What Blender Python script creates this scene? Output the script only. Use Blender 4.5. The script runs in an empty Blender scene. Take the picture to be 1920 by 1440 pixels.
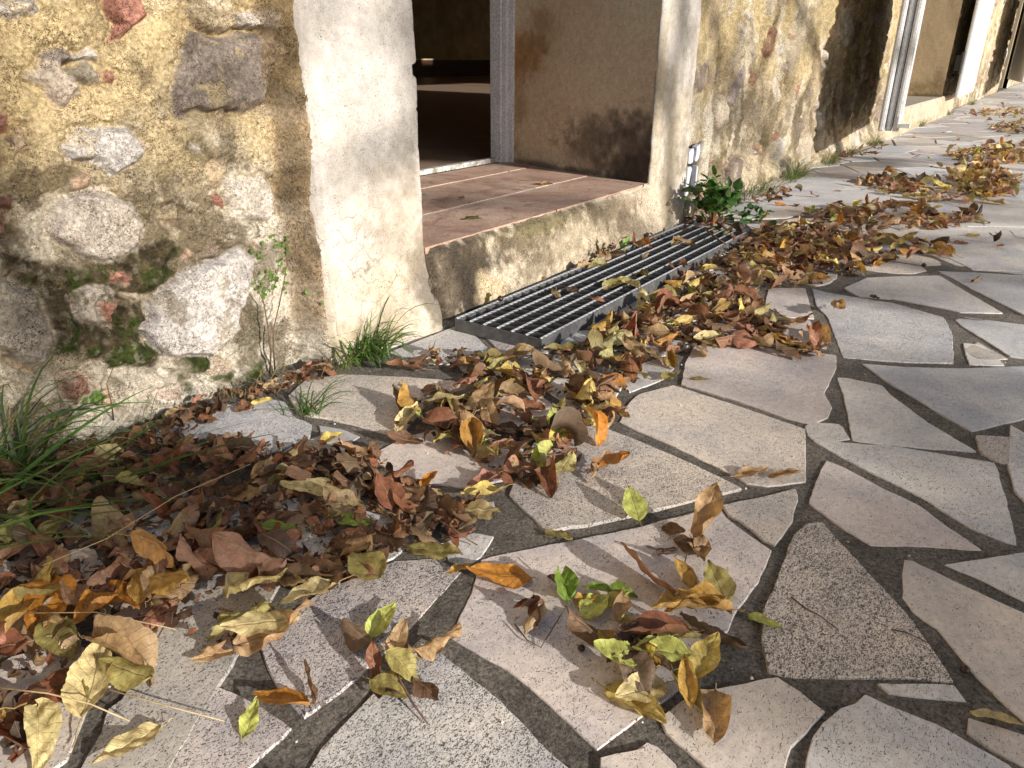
import bpy, math, random
import numpy as np
from mathutils import Matrix, Vector, Euler

random.seed(7)
RNG = np.random.default_rng(11)
SC = bpy.context.scene
COL = SC.collection
rad = math.radians

# ------------------------------------------------------------------ camera
FPX = 1400.0                       # focal length in pixels of the 1920 px wide photograph
ROLL = math.asin(15 / 3224.0)
PITCH, AZ = rad(23.64462), rad(34.773794)
CAM = np.array([0.0, 0.0, 0.6])
Fv = np.array([math.cos(AZ) * math.cos(PITCH), math.sin(AZ) * math.cos(PITCH), -math.sin(PITCH)])
Rv = np.array([math.sin(AZ), -math.cos(AZ), 0.0])
Uv = np.cross(Rv, Fv)
cr, sr = math.cos(ROLL), math.sin(ROLL)
ax_r = Rv * cr + Uv * sr
ax_u = -Rv * sr + Uv * cr
cam_d = bpy.data.cameras.new("camera")
cam_d.sensor_width = 36.0
cam_d.lens = FPX / 1920 * 36
cam_d.clip_start = 0.02
cam_d.clip_end = 500
cam = bpy.data.objects.new("camera", cam_d)
COL.objects.link(cam)
M = Matrix((ax_r.tolist(), ax_u.tolist(), (-Fv).tolist())).transposed().to_4x4()
M.translation = Vector(CAM.tolist())
cam.matrix_world = M
SC.camera = cam

# ------------------------------------------------------------------ light
SUN_AZ, SUN_EL = rad(82.0), rad(19.0)          # travel direction of the light / elevation
LD = Vector((math.cos(SUN_AZ) * math.cos(SUN_EL), math.sin(SUN_AZ) * math.cos(SUN_EL), -math.sin(SUN_EL)))
sd = bpy.data.lights.new("sun", 'SUN')
sd.energy = 5.0
sd.angle = rad(0.53)
sd.color = (1.0, 0.955, 0.89)
so = bpy.data.objects.new("sun", sd)
so.rotation_euler = LD.to_track_quat('-Z', 'Y').to_euler()
so.location = (0, -10, 8)
COL.objects.link(so)
W = bpy.data.worlds.new("World")
SC.world = W
W.use_nodes = True
wn = W.node_tree.nodes
sky = wn.new('ShaderNodeTexSky')
sky.sky_type = 'NISHITA'
sky.sun_disc = False
sky.sun_elevation = SUN_EL
sky.sun_rotation = math.atan2(-LD.x, -LD.y)
W.node_tree.links.new(sky.outputs[0], wn['Background'].inputs[0])
wn['Background'].inputs[1].default_value = 0.105
SC.view_settings.view_transform = 'Standard'
SC.view_settings.look = 'None'
SC.view_settings.gamma = 1
SC.view_settings.exposure = 0.42
SC.cycles.max_bounces = 8
SC.cycles.transparent_max_bounces = 8


# ------------------------------------------------------------------ pixel -> place helpers
def ray(x, y):
    u, v = x - 960, 720 - y
    return Fv * FPX + Rv * (u * cr - v * sr) + Uv * (u * sr + v * cr)


def gnd(x, y, z=0.0):
    r = ray(x, y)
    return CAM + r * (z - CAM[2]) / r[2]


def onwall(x, y, Y=1.24):
    r = ray(x, y)
    return CAM + r * (Y - CAM[1]) / r[1]


# ------------------------------------------------------------------ noise
_T = [np.random.default_rng(100 + k).random((256, 256)) for k in range(8)]


def vn(x, y, k=0):
    x = np.asarray(x, float)
    y = np.asarray(y, float)
    xi = np.floor(x).astype(int)
    yi = np.floor(y).astype(int)
    fx = x - xi
    fy = y - yi
    fx = fx * fx * (3 - 2 * fx)
    fy = fy * fy * (3 - 2 * fy)
    T = _T[k % 8]
    a = T[xi & 255, yi & 255]
    b = T[(xi + 1) & 255, yi & 255]
    c = T[xi & 255, (yi + 1) & 255]
    d = T[(xi + 1) & 255, (yi + 1) & 255]
    return a + (b - a) * fx + (c - a) * fy + (a - b - c + d) * fx * fy


def fbm(x, y, o=4, k=0, g=0.5):
    s = 0.0
    a = 1.0
    t = 0.0
    for i in range(o):
        s = s + a * vn(x * 2 ** i + 17.3 * i, y * 2 ** i + 5.1 * i, k + i)
        t += a
        a *= g
    return s / t


def sst(a, b, x):
    t = np.clip((x - a) / (b - a), 0, 1)
    return t * t * (3 - 2 * t)


def poly_sdf(P, X, Z):
    """signed distance, positive inside"""
    n = len(P)
    d = np.full(X.shape, 1e9)
    ins = np.zeros(X.shape, bool)
    for i in range(n):
        ax, az = P[i]
        bx, bz = P[(i + 1) % n]
        ex, ez = bx - ax, bz - az
        wx, wz = X - ax, Z - az
        t = np.clip((wx * ex + wz * ez) / (ex * ex + ez * ez + 1e-12), 0, 1)
        d = np.minimum(d, (wx - ex * t) ** 2 + (wz - ez * t) ** 2)
        c = ((az > Z) != (bz > Z)) & (X < (bx - ax) * (Z - az) / ((bz - az) if abs(bz - az) > 1e-12 else 1e-12) + ax)
        ins ^= c
    d = np.sqrt(d)
    return np.where(ins, d, -d)


# ------------------------------------------------------------------ mesh helpers
def mesh_np(name, V, F, mat, parent=None, col=None, uv=None, smooth=True, extra=None):
    """V (n,3) F (m,4) or (m,3) arrays -> one mesh object"""
    V = np.asarray(V, np.float32)
    F = np.asarray(F, np.int32)
    me = bpy.data.meshes.new(name)
    m, k = F.shape
    me.vertices.add(len(V))
    me.vertices.foreach_set("co", V.ravel())
    me.loops.add(m * k)
    me.loops.foreach_set("vertex_index", F.ravel())
    me.polygons.add(m)
    me.polygons.foreach_set("loop_start", np.arange(0, m * k, k, dtype=np.int32))
    me.polygons.foreach_set("loop_total", np.full(m, k, np.int32))
    me.polygons.foreach_set("use_smooth", np.full(m, smooth))
    me.update(calc_edges=True)
    if col is not None:
        a = me.color_attributes.new("Col", 'FLOAT_COLOR', 'POINT')
        c = np.ones((len(V), 4), np.float32)
        c[:, :3] = col
        a.data.foreach_set("color", c.ravel())
    if uv is not None:
        a = me.attributes.new("lf", 'FLOAT_VECTOR', 'POINT')
        c = np.zeros((len(V), 3), np.float32)
        c[:, :uv.shape[1]] = uv
        a.data.foreach_set("vector", c.ravel())
    if extra is not None:
        a = me.attributes.new("pit", 'FLOAT', 'POINT')
        a.data.foreach_set("value", np.asarray(extra, np.float32))
    me.materials.append(mat)
    o = bpy.data.objects.new(name, me)
    COL.objects.link(o)
    if parent is not None:
        o.parent = parent
    return o


class MB:
    """collects simple shapes, builds ONE mesh object"""

    def __init__(s):
        s.v = []
        s.f = []

    def add(s, V, F):
        n = len(s.v)
        s.v += [tuple(p) for p in V]
        s.f += [tuple(i + n for i in f) for f in F]

    def box(s, x0, x1, y0, y1, z0, z1):
        s.add([(x0, y0, z0), (x1, y0, z0), (x1, y1, z0), (x0, y1, z0), (x0, y0, z1), (x1, y0, z1), (x1, y1, z1), (x0, y1, z1)],
              [(0, 3, 2, 1), (4, 5, 6, 7), (0, 1, 5, 4), (1, 2, 6, 5), (2, 3, 7, 6), (3, 0, 4, 7)])

    def prism(s, P, z0, z1):
        n = len(P)
        V = [(x, y, z0) for x, y in P] + [(x, y, z1) for x, y in P]
        s.add(V, [tuple(range(n))[::-1], tuple(range(n, 2 * n))] + [(i, (i + 1) % n, n + (i + 1) % n, n + i) for i in range(n)])

    def tube(s, pts, r0, r1=None, k=6):
        if r1 is None:
            r1 = r0
        n0 = len(s.v)
        pts = [Vector(p) for p in pts]
        m = len(pts)
        for i, p in enumerate(pts):
            t = (pts[min(i + 1, m - 1)] - pts[max(i - 1, 0)]).normalized()
            a = t.orthogonal().normalized() if abs(t.z) < .99 else Vector((1, 0, 0))
            a = (Vector((0, 0, 1)) - t * t.z).normalized() if abs(t.z) < .95 else a
            b = t.cross(a).normalized()
            r = r0 + (r1 - r0) * i / max(m - 1, 1)
            for j in range(k):
                w = 2 * math.pi * j / k
                s.v.append(tuple(p + a * math.cos(w) * r + b * math.sin(w) * r))
        for i in range(m - 1):
            for j in range(k):
                s.f.append((n0 + i * k + j, n0 + i * k + (j + 1) % k, n0 + (i + 1) * k + (j + 1) % k, n0 + (i + 1) * k + j))
        s.f.append(tuple(n0 + j for j in range(k))[::-1])
        s.f.append(tuple(n0 + (m - 1) * k + j for j in range(k)))

    def build(s, name, mat, parent=None, bevel=0, smooth=False):
        me = bpy.data.meshes.new(name)
        me.from_pydata(s.v, [], s.f)
        me.materials.append(mat)
        if smooth:
            me.polygons.foreach_set("use_smooth", [True] * len(me.polygons))
        me.update()
        o = bpy.data.objects.new(name, me)
        COL.objects.link(o)
        if parent is not None:
            o.parent = parent
        if bevel:
            b = o.modifiers.new("b", 'BEVEL')
            b.width = bevel
            b.segments = 2
            b.limit_method = 'ANGLE'
        return o


def empty(name, label, cat, loc=(0, 0, 0), group=None):
    o = bpy.data.objects.new(name, None)
    o.empty_display_size = 0.05
    COL.objects.link(o)
    o.location = loc
    return tag(o, label, cat, group)


def tag(o, label=None, cat=None, group=None, kind=None):
    if label:
        o["label"] = label
    if cat:
        o["category"] = cat
    if group:
        o["group"] = group
    if kind:
        o["kind"] = kind
    return o


# ------------------------------------------------------------------ materials
def newmat(name):
    m = bpy.data.materials.new(name)
    m.use_nodes = True
    nt = m.node_tree
    return m, nt.nodes, nt.links, nt.nodes['Principled BSDF']


def nnoise(n, l, scale, detail=6, rough=.6, vec=None, dist=0):
    t = n.new('ShaderNodeTexNoise')
    t.inputs['Scale'].default_value = scale
    t.inputs['Detail'].default_value = detail
    t.inputs['Roughness'].default_value = rough
    t.inputs['Distortion'].default_value = dist
    if vec is not None:
        l.new(vec, t.inputs['Vector'])
    return t.outputs['Fac']


def nramp(n, l, src, p0, p1, c0=(0, 0, 0, 1), c1=(1, 1, 1, 1), mid=None):
    r = n.new('ShaderNodeValToRGB')
    r.color_ramp.elements[0].position = p0
    r.color_ramp.elements[1].position = p1
    r.color_ramp.elements[0].color = c0
    r.color_ramp.elements[1].color = c1
    if mid:
        e = r.color_ramp.elements.new(mid[0])
        e.color = mid[1]
    l.new(src, r.inputs[0])
    return r.outputs[0]


def nmix(n, l, fac, a, b, mode='MIX'):
    m = n.new('ShaderNodeMix')
    m.data_type = 'RGBA'
    m.blend_type = mode
    for s, v in ((m.inputs[0], fac), (m.inputs[6], a), (m.inputs[7], b)):
        if hasattr(v, 'links') or isinstance(v, bpy.types.NodeSocket):
            l.new(v, s)
        else:
            s.default_value = v if not isinstance(v, tuple) or len(v) == 4 else (*v, 1)
    return m.outputs[2]


def nmath(n, l, op, a, b=0.0, clamp=False):
    m = n.new('ShaderNodeMath')
    m.operation = op
    m.use_clamp = clamp
    for s, v in ((m.inputs[0], a), (m.inputs[1], b)):
        if isinstance(v, bpy.types.NodeSocket):
            l.new(v, s)
        else:
            s.default_value = v
    return m.outputs[0]


def nbump(n, l, h, st, dist, prev=None):
    b = n.new('ShaderNodeBump')
    b.inputs['Strength'].default_value = st
    b.inputs['Distance'].default_value = dist
    l.new(h, b.inputs['Height'])
    if prev is not None:
        l.new(prev, b.inputs['Normal'])
    return b.outputs[0]


def objco(n):
    return n.new('ShaderNodeTexCoord').outputs['Object']


def attr(n, name):
    a = n.new('ShaderNodeAttribute')
    a.attribute_name = name
    return a


def mat_wall(name, grit=1.0, dark=0.5, bump=1.0):
    """rubble / render: base colour from the mesh, dirt specks and grit added"""
    m, n, l, b = newmat(name)
    co = objco(n)
    base = attr(n, "Col").outputs['Color']
    big = nnoise(n, l, 14, 5, .6, co)
    c = nmix(n, l, 1.0, base, nramp(n, l, big, .3, .7, (.78, .76, .72, 1), (1.15, 1.13, 1.1, 1)), 'MULTIPLY')
    f1 = nnoise(n, l, 130, 8, .72, co, .6)
    c = nmix(n, l, 1.0, c, nramp(n, l, f1, .30, .62, (dark * .8, dark * .74, dark * .66, 1), (1.12, 1.1, 1.06, 1)), 'MULTIPLY')
    f2 = nnoise(n, l, 300, 4, .6, co, 1.6)
    c = nmix(n, l, 1.0, c, nmix(n, l, nramp(n, l, nnoise(n, l, 22, 4, .6, co), .38, .60), nramp(n, l, f2, .36, .46, (.62, .58, .52, 1), (1.04, 1.04, 1.04, 1)), nramp(n, l, f2, .40, .52, (.20, .165, .12, 1), (1.10, 1.10, 1.10, 1))), 'MULTIPLY')
    l.new(c, b.inputs['Base Color'])
    b.inputs['Roughness'].default_value = .92
    b.inputs['Specular IOR Level'].default_value = .2
    nb = nbump(n, l, f1, 1.0 * bump, .006 * grit)
    nb = nbump(n, l, f2, .9 * bump, .0028 * grit, nb)
    l.new(nb, b.inputs['Normal'])
    return m


def mat_plaster(name, spk=.70):
    m, n, l, b = newmat(name)
    co = objco(n)
    base = attr(n, "Col").outputs['Color']
    f1 = nnoise(n, l, 60, 8, .7, co, .4)
    c = nmix(n, l, 1.0, base, nramp(n, l, f1, .3, .65, (.8, .77, .72, 1), (1.08, 1.07, 1.05, 1)), 'MULTIPLY')
    f2 = nnoise(n, l, 380, 4, .65, co, 1.0)
    msk = nramp(n, l, nnoise(n, l, 9, 4, .6, co), .30, .50)
    pit = nramp(n, l, f2, .34, .42, (1 - spk * 1.4, 1 - spk * 1.5, 1 - spk * 1.6, 1), (1, 1, 1, 1))
    c2 = nmix(n, l, 1.0, c, pit, 'MULTIPLY')
    c = nmix(n, l, msk, c, c2)
    # hairline cracks
    v = n.new('ShaderNodeTexVoronoi')
    v.feature = 'DISTANCE_TO_EDGE'
    v.inputs['Scale'].default_value = 22
    wv = n.new('ShaderNodeVectorMath')
    wv.operation = 'ADD'
    l.new(co, wv.inputs[0])
    nz = n.new('ShaderNodeTexNoise')
    nz.inputs['Scale'].default_value = 18
    nz.inputs['Detail'].default_value = 5
    l.new(co, nz.inputs['Vector'])
    sc = n.new('ShaderNodeVectorMath')
    sc.operation = 'SCALE'
    sc.inputs[3].default_value = .06
    l.new(nz.outputs['Color'], sc.inputs[0])
    l.new(sc.outputs[0], wv.inputs[1])
    l.new(wv.outputs[0], v.inputs['Vector'])
    cr_ = nramp(n, l, v.outputs['Distance'], .0, .022, (1, 1, 1, 1), (0, 0, 0, 1))
    cm = nramp(n, l, nnoise(n, l, 5, 3, .6, co), .40, .50)
    sz = n.new('ShaderNodeSeparateXYZ')
    l.new(co, sz.inputs[0])
    ck = nmath(n, l, 'MULTIPLY', nmath(n, l, 'MULTIPLY', cr_, cm), nramp(n, l, sz.outputs[2], .34, .50, (1, 1, 1, 1), (0, 0, 0, 1)))
    c = nmix(n, l, nmath(n, l, 'MULTIPLY', ck, .75), c, (.16, .12, .09, 1))
    l.new(c, b.inputs['Base Color'])
    b.inputs['Roughness'].default_value = .9
    b.inputs['Specular IOR Level'].default_value = .2
    nb = nbump(n, l, f1, .5, .003)
    nb = nbump(n, l, f2, .5, .001, nb)
    nb2 = n.new('ShaderNodeBump')
    nb2.invert = True
    nb2.inputs['Strength'].default_value = .6
    nb2.inputs['Distance'].default_value = .001
    l.new(ck, nb2.inputs['Height'])
    l.new(nb, nb2.inputs['Normal'])
    l.new(nb2.outputs[0], b.inputs['Normal'])
    return m


def mat_flag():
    m, n, l, b = newmat("flagstone")
    co = objco(n)
    base = attr(n, "Col").outputs['Color']
    pa = attr(n, "pit").outputs['Fac']
    mp = n.new('ShaderNodeMapping')
    mp.inputs['Rotation'].default_value = (0, 0, .7)
    mp.inputs['Scale'].default_value = (1, 1.7, 1)
    l.new(co, mp.inputs[0])
    bl = nnoise(n, l, 7, 5, .6, co, .5)
    c = nmix(n, l, 1.0, base, nramp(n, l, bl, .3, .72, (.74, .75, .79, 1), (1.18, 1.12, 1.03, 1)), 'MULTIPLY')
    gr = nnoise(n, l, 90, 6, .7, co)
    c = nmix(n, l, 1.0, c, nramp(n, l, gr, .3, .7, (.80, .79, .78, 1), (1.1, 1.1, 1.1, 1)), 'MULTIPLY')
    # warm stain spots
    st = nramp(n, l, nnoise(n, l, 16, 3, .6, co), .68, .76)
    c = nmix(n, l, nmath(n, l, 'MULTIPLY', st, .35), c, (.42, .24, .10, 1))
    sp = nnoise(n, l, 270, 3, .55, mp.outputs[0], 1.6)
    bigm = nnoise(n, l, 20, 3, .5, co)
    thr = nmath(n, l, 'ADD', nmath(n, l, 'MULTIPLY', pa, .125), nmath(n, l, 'MULTIPLY', bigm, .12))
    thr = nmath(n, l, 'ADD', thr, .305)
    d = nmath(n, l, 'SUBTRACT', thr, sp)
    pit = nmath(n, l, 'MULTIPLY', d, 42.0, True)
    c = nmix(n, l, nmath(n, l, 'MULTIPLY', pit, .92), c, (.055, .05, .05, 1))
    l.new(c, b.inputs['Base Color'])
    b.inputs['Roughness'].default_value = .62
    b.inputs['Specular IOR Level'].default_value = .35
    nb = nbump(n, l, bl, .22, .006)
    nb = nbump(n, l, gr, .5, .0014, nb)
    x = n.new('ShaderNodeBump')
    x.invert = True
    x.inputs['Strength'].default_value = .8
    x.inputs['Distance'].default_value = .0012
    l.new(pit, x.inputs['Height'])
    l.new(nb, x.inputs['Normal'])
    l.new(x.outputs[0], b.inputs['Normal'])
    return m


def mat_mortar():
    m, n, l, b = newmat("mortar")
    co = objco(n)
    a = nnoise(n, l, 12, 5, .6, co)
    c = nramp(n, l, a, .3, .7, (.075, .069, .061, 1), (.19, .172, .15, 1))
    g = nnoise(n, l, 230, 6, .75, co, .5)
    c = nmix(n, l, 1.0, c, nramp(n, l, g, .35, .66, (.25, .24, .22, 1), (2.3, 2.2, 2.1, 1)), 'MULTIPLY')
    v = n.new('ShaderNodeTexVoronoi')
    v.inputs['Scale'].default_value = 150
    l.new(co, v.inputs['Vector'])
    pb = nramp(n, l, v.outputs['Distance'], .10, .16, (1, 1, 1, 1), (0, 0, 0, 1))
    pm = nramp(n, l, nnoise(n, l, 60, 2, .5, co), .58, .62)
    c = nmix(n, l, nmath(n, l, 'MULTIPLY', pb, pm), c, (.42, .39, .34, 1))
    l.new(c, b.inputs['Base Color'])
    b.inputs['Roughness'].default_value = .95
    nb = nbump(n, l, a, .6, .02)
    nb = nbump(n, l, g, 1.0, .007, nb)
    l.new(nb, b.inputs['Normal'])
    return m


def mat_leaf():
    m, n, l, b = newmat("dry_leaf")
    co = objco(n)
    base = attr(n, "Col").outputs['Color']
    lf = n.new('ShaderNodeSeparateXYZ')
    l.new(attr(n, "lf").outputs['Vector'], lf.inputs[0])
    u, v = lf.outputs[0], nmath(n, l, 'ABSOLUTE', lf.outputs[1])
    mott = nnoise(n, l, 70, 6, .7, co, .6)
    c = nmix(n, l, 1.0, base, nramp(n, l, mott, .32, .68, (.42, .35, .28, 1), (1.35, 1.32, 1.24, 1)), 'MULTIPLY')
    sp = nramp(n, l, nnoise(n, l, 190, 3, .6, co), .64, .70)
    c = nmix(n, l, nmath(n, l, 'MULTIPLY', sp, .55), c, (.06, .03, .016, 1))
    # side veins
    q = nmath(n, l, 'SUBTRACT', nmath(n, l, 'MULTIPLY', u, 9.0), nmath(n, l, 'MULTIPLY', v, 1.7))
    q = nmath(n, l, 'ABSOLUTE', nmath(n, l, 'SUBTRACT', nmath(n, l, 'FRACT', q), .5))
    vein = nramp(n, l, q, .42, .5)
    mid = nramp(n, l, v, .03, .09, (1, 1, 1, 1), (0, 0, 0, 1))
    ve = nmath(n, l, 'MAXIMUM', nmath(n, l, 'MULTIPLY', vein, .5), mid)
    light = nmix(n, l, .5, c, (.5, .40, .24, 1))
    c = nmix(n, l, nmath(n, l, 'MULTIPLY', ve, .45), c, light)
    # browned rim
    rim = nramp(n, l, nmath(n, l, 'ADD', v, nmath(n, l, 'MULTIPLY', mott, .5)), 1.05, 1.3)
    c = nmix(n, l, nmath(n, l, 'MULTIPLY', rim, .5), c, (.13, .06, .025, 1))
    geo = n.new('ShaderNodeNewGeometry')
    back = nmix(n, l, .20, c, (.40, .31, .20, 1))
    c = nmix(n, l, geo.outputs['Backfacing'], c, back)
    l.new(c, b.inputs['Base Color'])
    b.inputs['Roughness'].default_value = .55
    b.inputs['Specular IOR Level'].default_value = .4
    h = nmath(n, l, 'ADD', nmath(n, l, 'MULTIPLY', ve, -1.0), nmath(n, l, 'MULTIPLY', mott, 1.2))
    l.new(nbump(n, l, h, .7, .0016), b.inputs['Normal'])
    tr = n.new('ShaderNodeBsdfTranslucent')
    l.new(nmix(n, l, 1.0, c, (1.3, 1.1, .7, 1), 'MULTIPLY'), tr.inputs[0])
    mx = n.new('ShaderNodeMixShader')
    mx.inputs[0].default_value = .22
    l.new(b.outputs[0], mx.inputs[1])
    l.new(tr.outputs[0], mx.inputs[2])
    l.new(mx.outputs[0], n['Material Output'].inputs[0])
    return m


def mat_green(name, translucent=.3):
    m, n, l, b = newmat(name)
    co = objco(n)
    base = attr(n, "Col").outputs['Color']
    f = nnoise(n, l, 60, 4, .6, co)
    c = nmix(n, l, 1.0, base, nramp(n, l, f, .3, .7, (.7, .72, .6, 1), (1.2, 1.2, 1.1, 1)), 'MULTIPLY')
    l.new(c, b.inputs['Base Color'])
    b.inputs['Roughness'].default_value = .45
    tr = n.new('ShaderNodeBsdfTranslucent')
    l.new(nmix(n, l, 1.0, c, (1.2, 1.4, .6, 1), 'MULTIPLY'), tr.inputs[0])
    mx = n.new('ShaderNodeMixShader')
    mx.inputs[0].default_value = translucent
    l.new(b.outputs[0], mx.inputs[1])
    l.new(tr.outputs[0], mx.inputs[2])
    l.new(mx.outputs[0], n['Material Output'].inputs[0])
    return m


def mat_simple(name, c0, c1, scale=20, rough=.7, bump=.3, dist=.002, metal=0, spec=.4, fine=None):
    m, n, l, b = newmat(name)
    co = objco(n)
    f = nnoise(n, l, scale, 7, .65, co, .3)
    c = nramp(n, l, f, .32, .68, (*c0, 1), (*c1, 1))
    if fine:
        g = nnoise(n, l, fine, 5, .7, co, .5)
        c = nmix(n, l, 1.0, c, nramp(n, l, g, .35, .6, (.5, .47, .43, 1), (1.1, 1.1, 1.1, 1)), 'MULTIPLY')
    l.new(c, b.inputs['Base Color'])
    b.inputs['Roughness'].default_value = rough
    b.inputs['Metallic'].default_value = metal
    b.inputs['Specular IOR Level'].default_value = spec
    nb = nbump(n, l, f, bump, dist)
    if fine:
        nb = nbump(n, l, g, bump, dist * .4, nb)
    l.new(nb, b.inputs['Normal'])
    return m


MW = mat_wall("rubble_render")
MWF = mat_wall("rubble_render_side", grit=1.3, dark=.5)
MP = mat_plaster("lime_plaster")
MPD = mat_wall("stained_plaster", grit=.7, dark=.55, bump=.8)
MFLAG = mat_flag()
MMORT = mat_mortar()
MLEAF = mat_leaf()
MGRASS = mat_green("grass_blade", .3)
MWEED = mat_green("weed_leaf", .2)
MWOOD = mat_simple("white_painted_wood", (.66, .66, .68), (.80, .80, .80), 30, .5, .2, .001, fine=200)
MFRAME = mat_simple("grey_white_frame_paint", (.60, .61, .66), (.74, .75, .80), 24, .5, .2, .001, fine=180)
MGALV = mat_simple("galvanised_steel", (.24, .25, .265), (.48, .49, .51), 90, .4, .25, .0006, metal=.35)
MBARS = mat_simple("weathered_dark_steel", (.07, .07, .07), (.16, .155, .15), 60, .6, .3, .0008, metal=.4)
MIRON = mat_simple("black_iron", (.02, .02, .02), (.05, .045, .04), 60, .5, .3, .001)
MTWIG = mat_simple("twig_bark", (.07, .04, .025), (.16, .10, .065), 120, .8, .5, .001)
MSTALK = mat_simple("dry_straw", (.36, .25, .12), (.55, .42, .24), 80, .7, .3, .001)
MBARK = mat_simple("tree_bark", (.08, .065, .05), (.2, .17, .14), 14, .9, .8, .02)
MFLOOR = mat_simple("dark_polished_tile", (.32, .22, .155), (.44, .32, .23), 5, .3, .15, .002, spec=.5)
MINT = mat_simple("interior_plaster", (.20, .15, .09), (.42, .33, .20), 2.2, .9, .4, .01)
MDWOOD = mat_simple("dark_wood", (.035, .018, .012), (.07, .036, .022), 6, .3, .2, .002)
MCORE = mat_simple("house_masonry", (.42, .34, .22), (.56, .47, .33), 4, .9, .5, .01)
MROOF = mat_simple("roof_tile", (.30, .13, .07), (.45, .22, .12), 6, .85, .6, .02)
MCER = mat_simple("white_ceramic", (.42, .44, .50), (.58, .60, .66), 30, .25, .1, .001)
MBERRY = mat_simple("dark_berry", (.02, .012, .012), (.06, .03, .025), 150, .35, .4, .001)
MPEB = mat_simple("pale_grit", (.45, .40, .33), (.66, .62, .54), 200, .8, .4, .001)
MTHRESH = mat_simple("worn_white_threshold", (.20, .18, .15), (.72, .72, .70), 28, .6, .4, .002, fine=120)
MGRND = mat_simple("far_gravel", (.16, .14, .11), (.25, .22, .18), 3, .95, .6, .02, fine=60)
MPATCH = mat_simple("stained_dark_patch", (.05, .04, .03), (.14, .11, .08), 80, .95, .6, .003)
MPITSHADE = mat_simple("painted_pit_shade", (.02, .017, .014), (.05, .04, .03), 50, .95, .3, .002)  # dark colour standing in for shade under the grate


def grid_faces(nu, nv):
    i = np.arange(nu - 1)[:, None] * nv + np.arange(nv - 1)[None, :]
    i = i.ravel()
    return np.stack([i, i + nv, i + nv + 1, i + 1], 1)


# ------------------------------------------------------------------ ground + pavement (setting)
g = MB()
g.add([(-40, -60, -.016), (120, -60, -.016), (120, 60, -.016), (-40, 60, -.016)], [(0, 1, 2, 3)])
tag(g.build("ground", MGRND), kind="structure")
nx, ny = 420, 150
gx, gy = np.meshgrid(np.linspace(-.6, 6.5, nx), np.linspace(-1.2, 1.35, ny), indexing='ij')
gz = -.0029 + .003 * (fbm(gx * 30, gy * 30, 3, 2) - .5) + .003 * (fbm(gx * 5, gy * 5, 2, 5) - .5)
tag(mesh_np("mortar_bed", np.stack([gx, gy, gz], -1).reshape(-1, 3), grid_faces(nx, ny), MMORT), kind="structure")
gm = MB()
gm.add([(6.5, -1.2, -.0055), (34, -1.2, -.0055), (34, 1.35, -.0055), (6.5, 1.35, -.0055)], [(0, 1, 2, 3)])
gm.add([(-3, -6, -.0115), (34, -6, -.0115), (34, -1.2, -.0085), (-3, -1.2, -.0085)], [(0, 1, 2, 3)])
gm.add([(-3, -1.2, -.0085), (-.6, -1.2, -.0085), (-.6, 1.35, -.0085), (-3, 1.35, -.0085)], [(0, 1, 2, 3)])
tag(gm.build("outer_mortar_bed", MMORT), kind="structure")


def zf(ox, oy, s, pts):
    return [(ox + x / s, oy + y / s) for x, y in pts]


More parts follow.
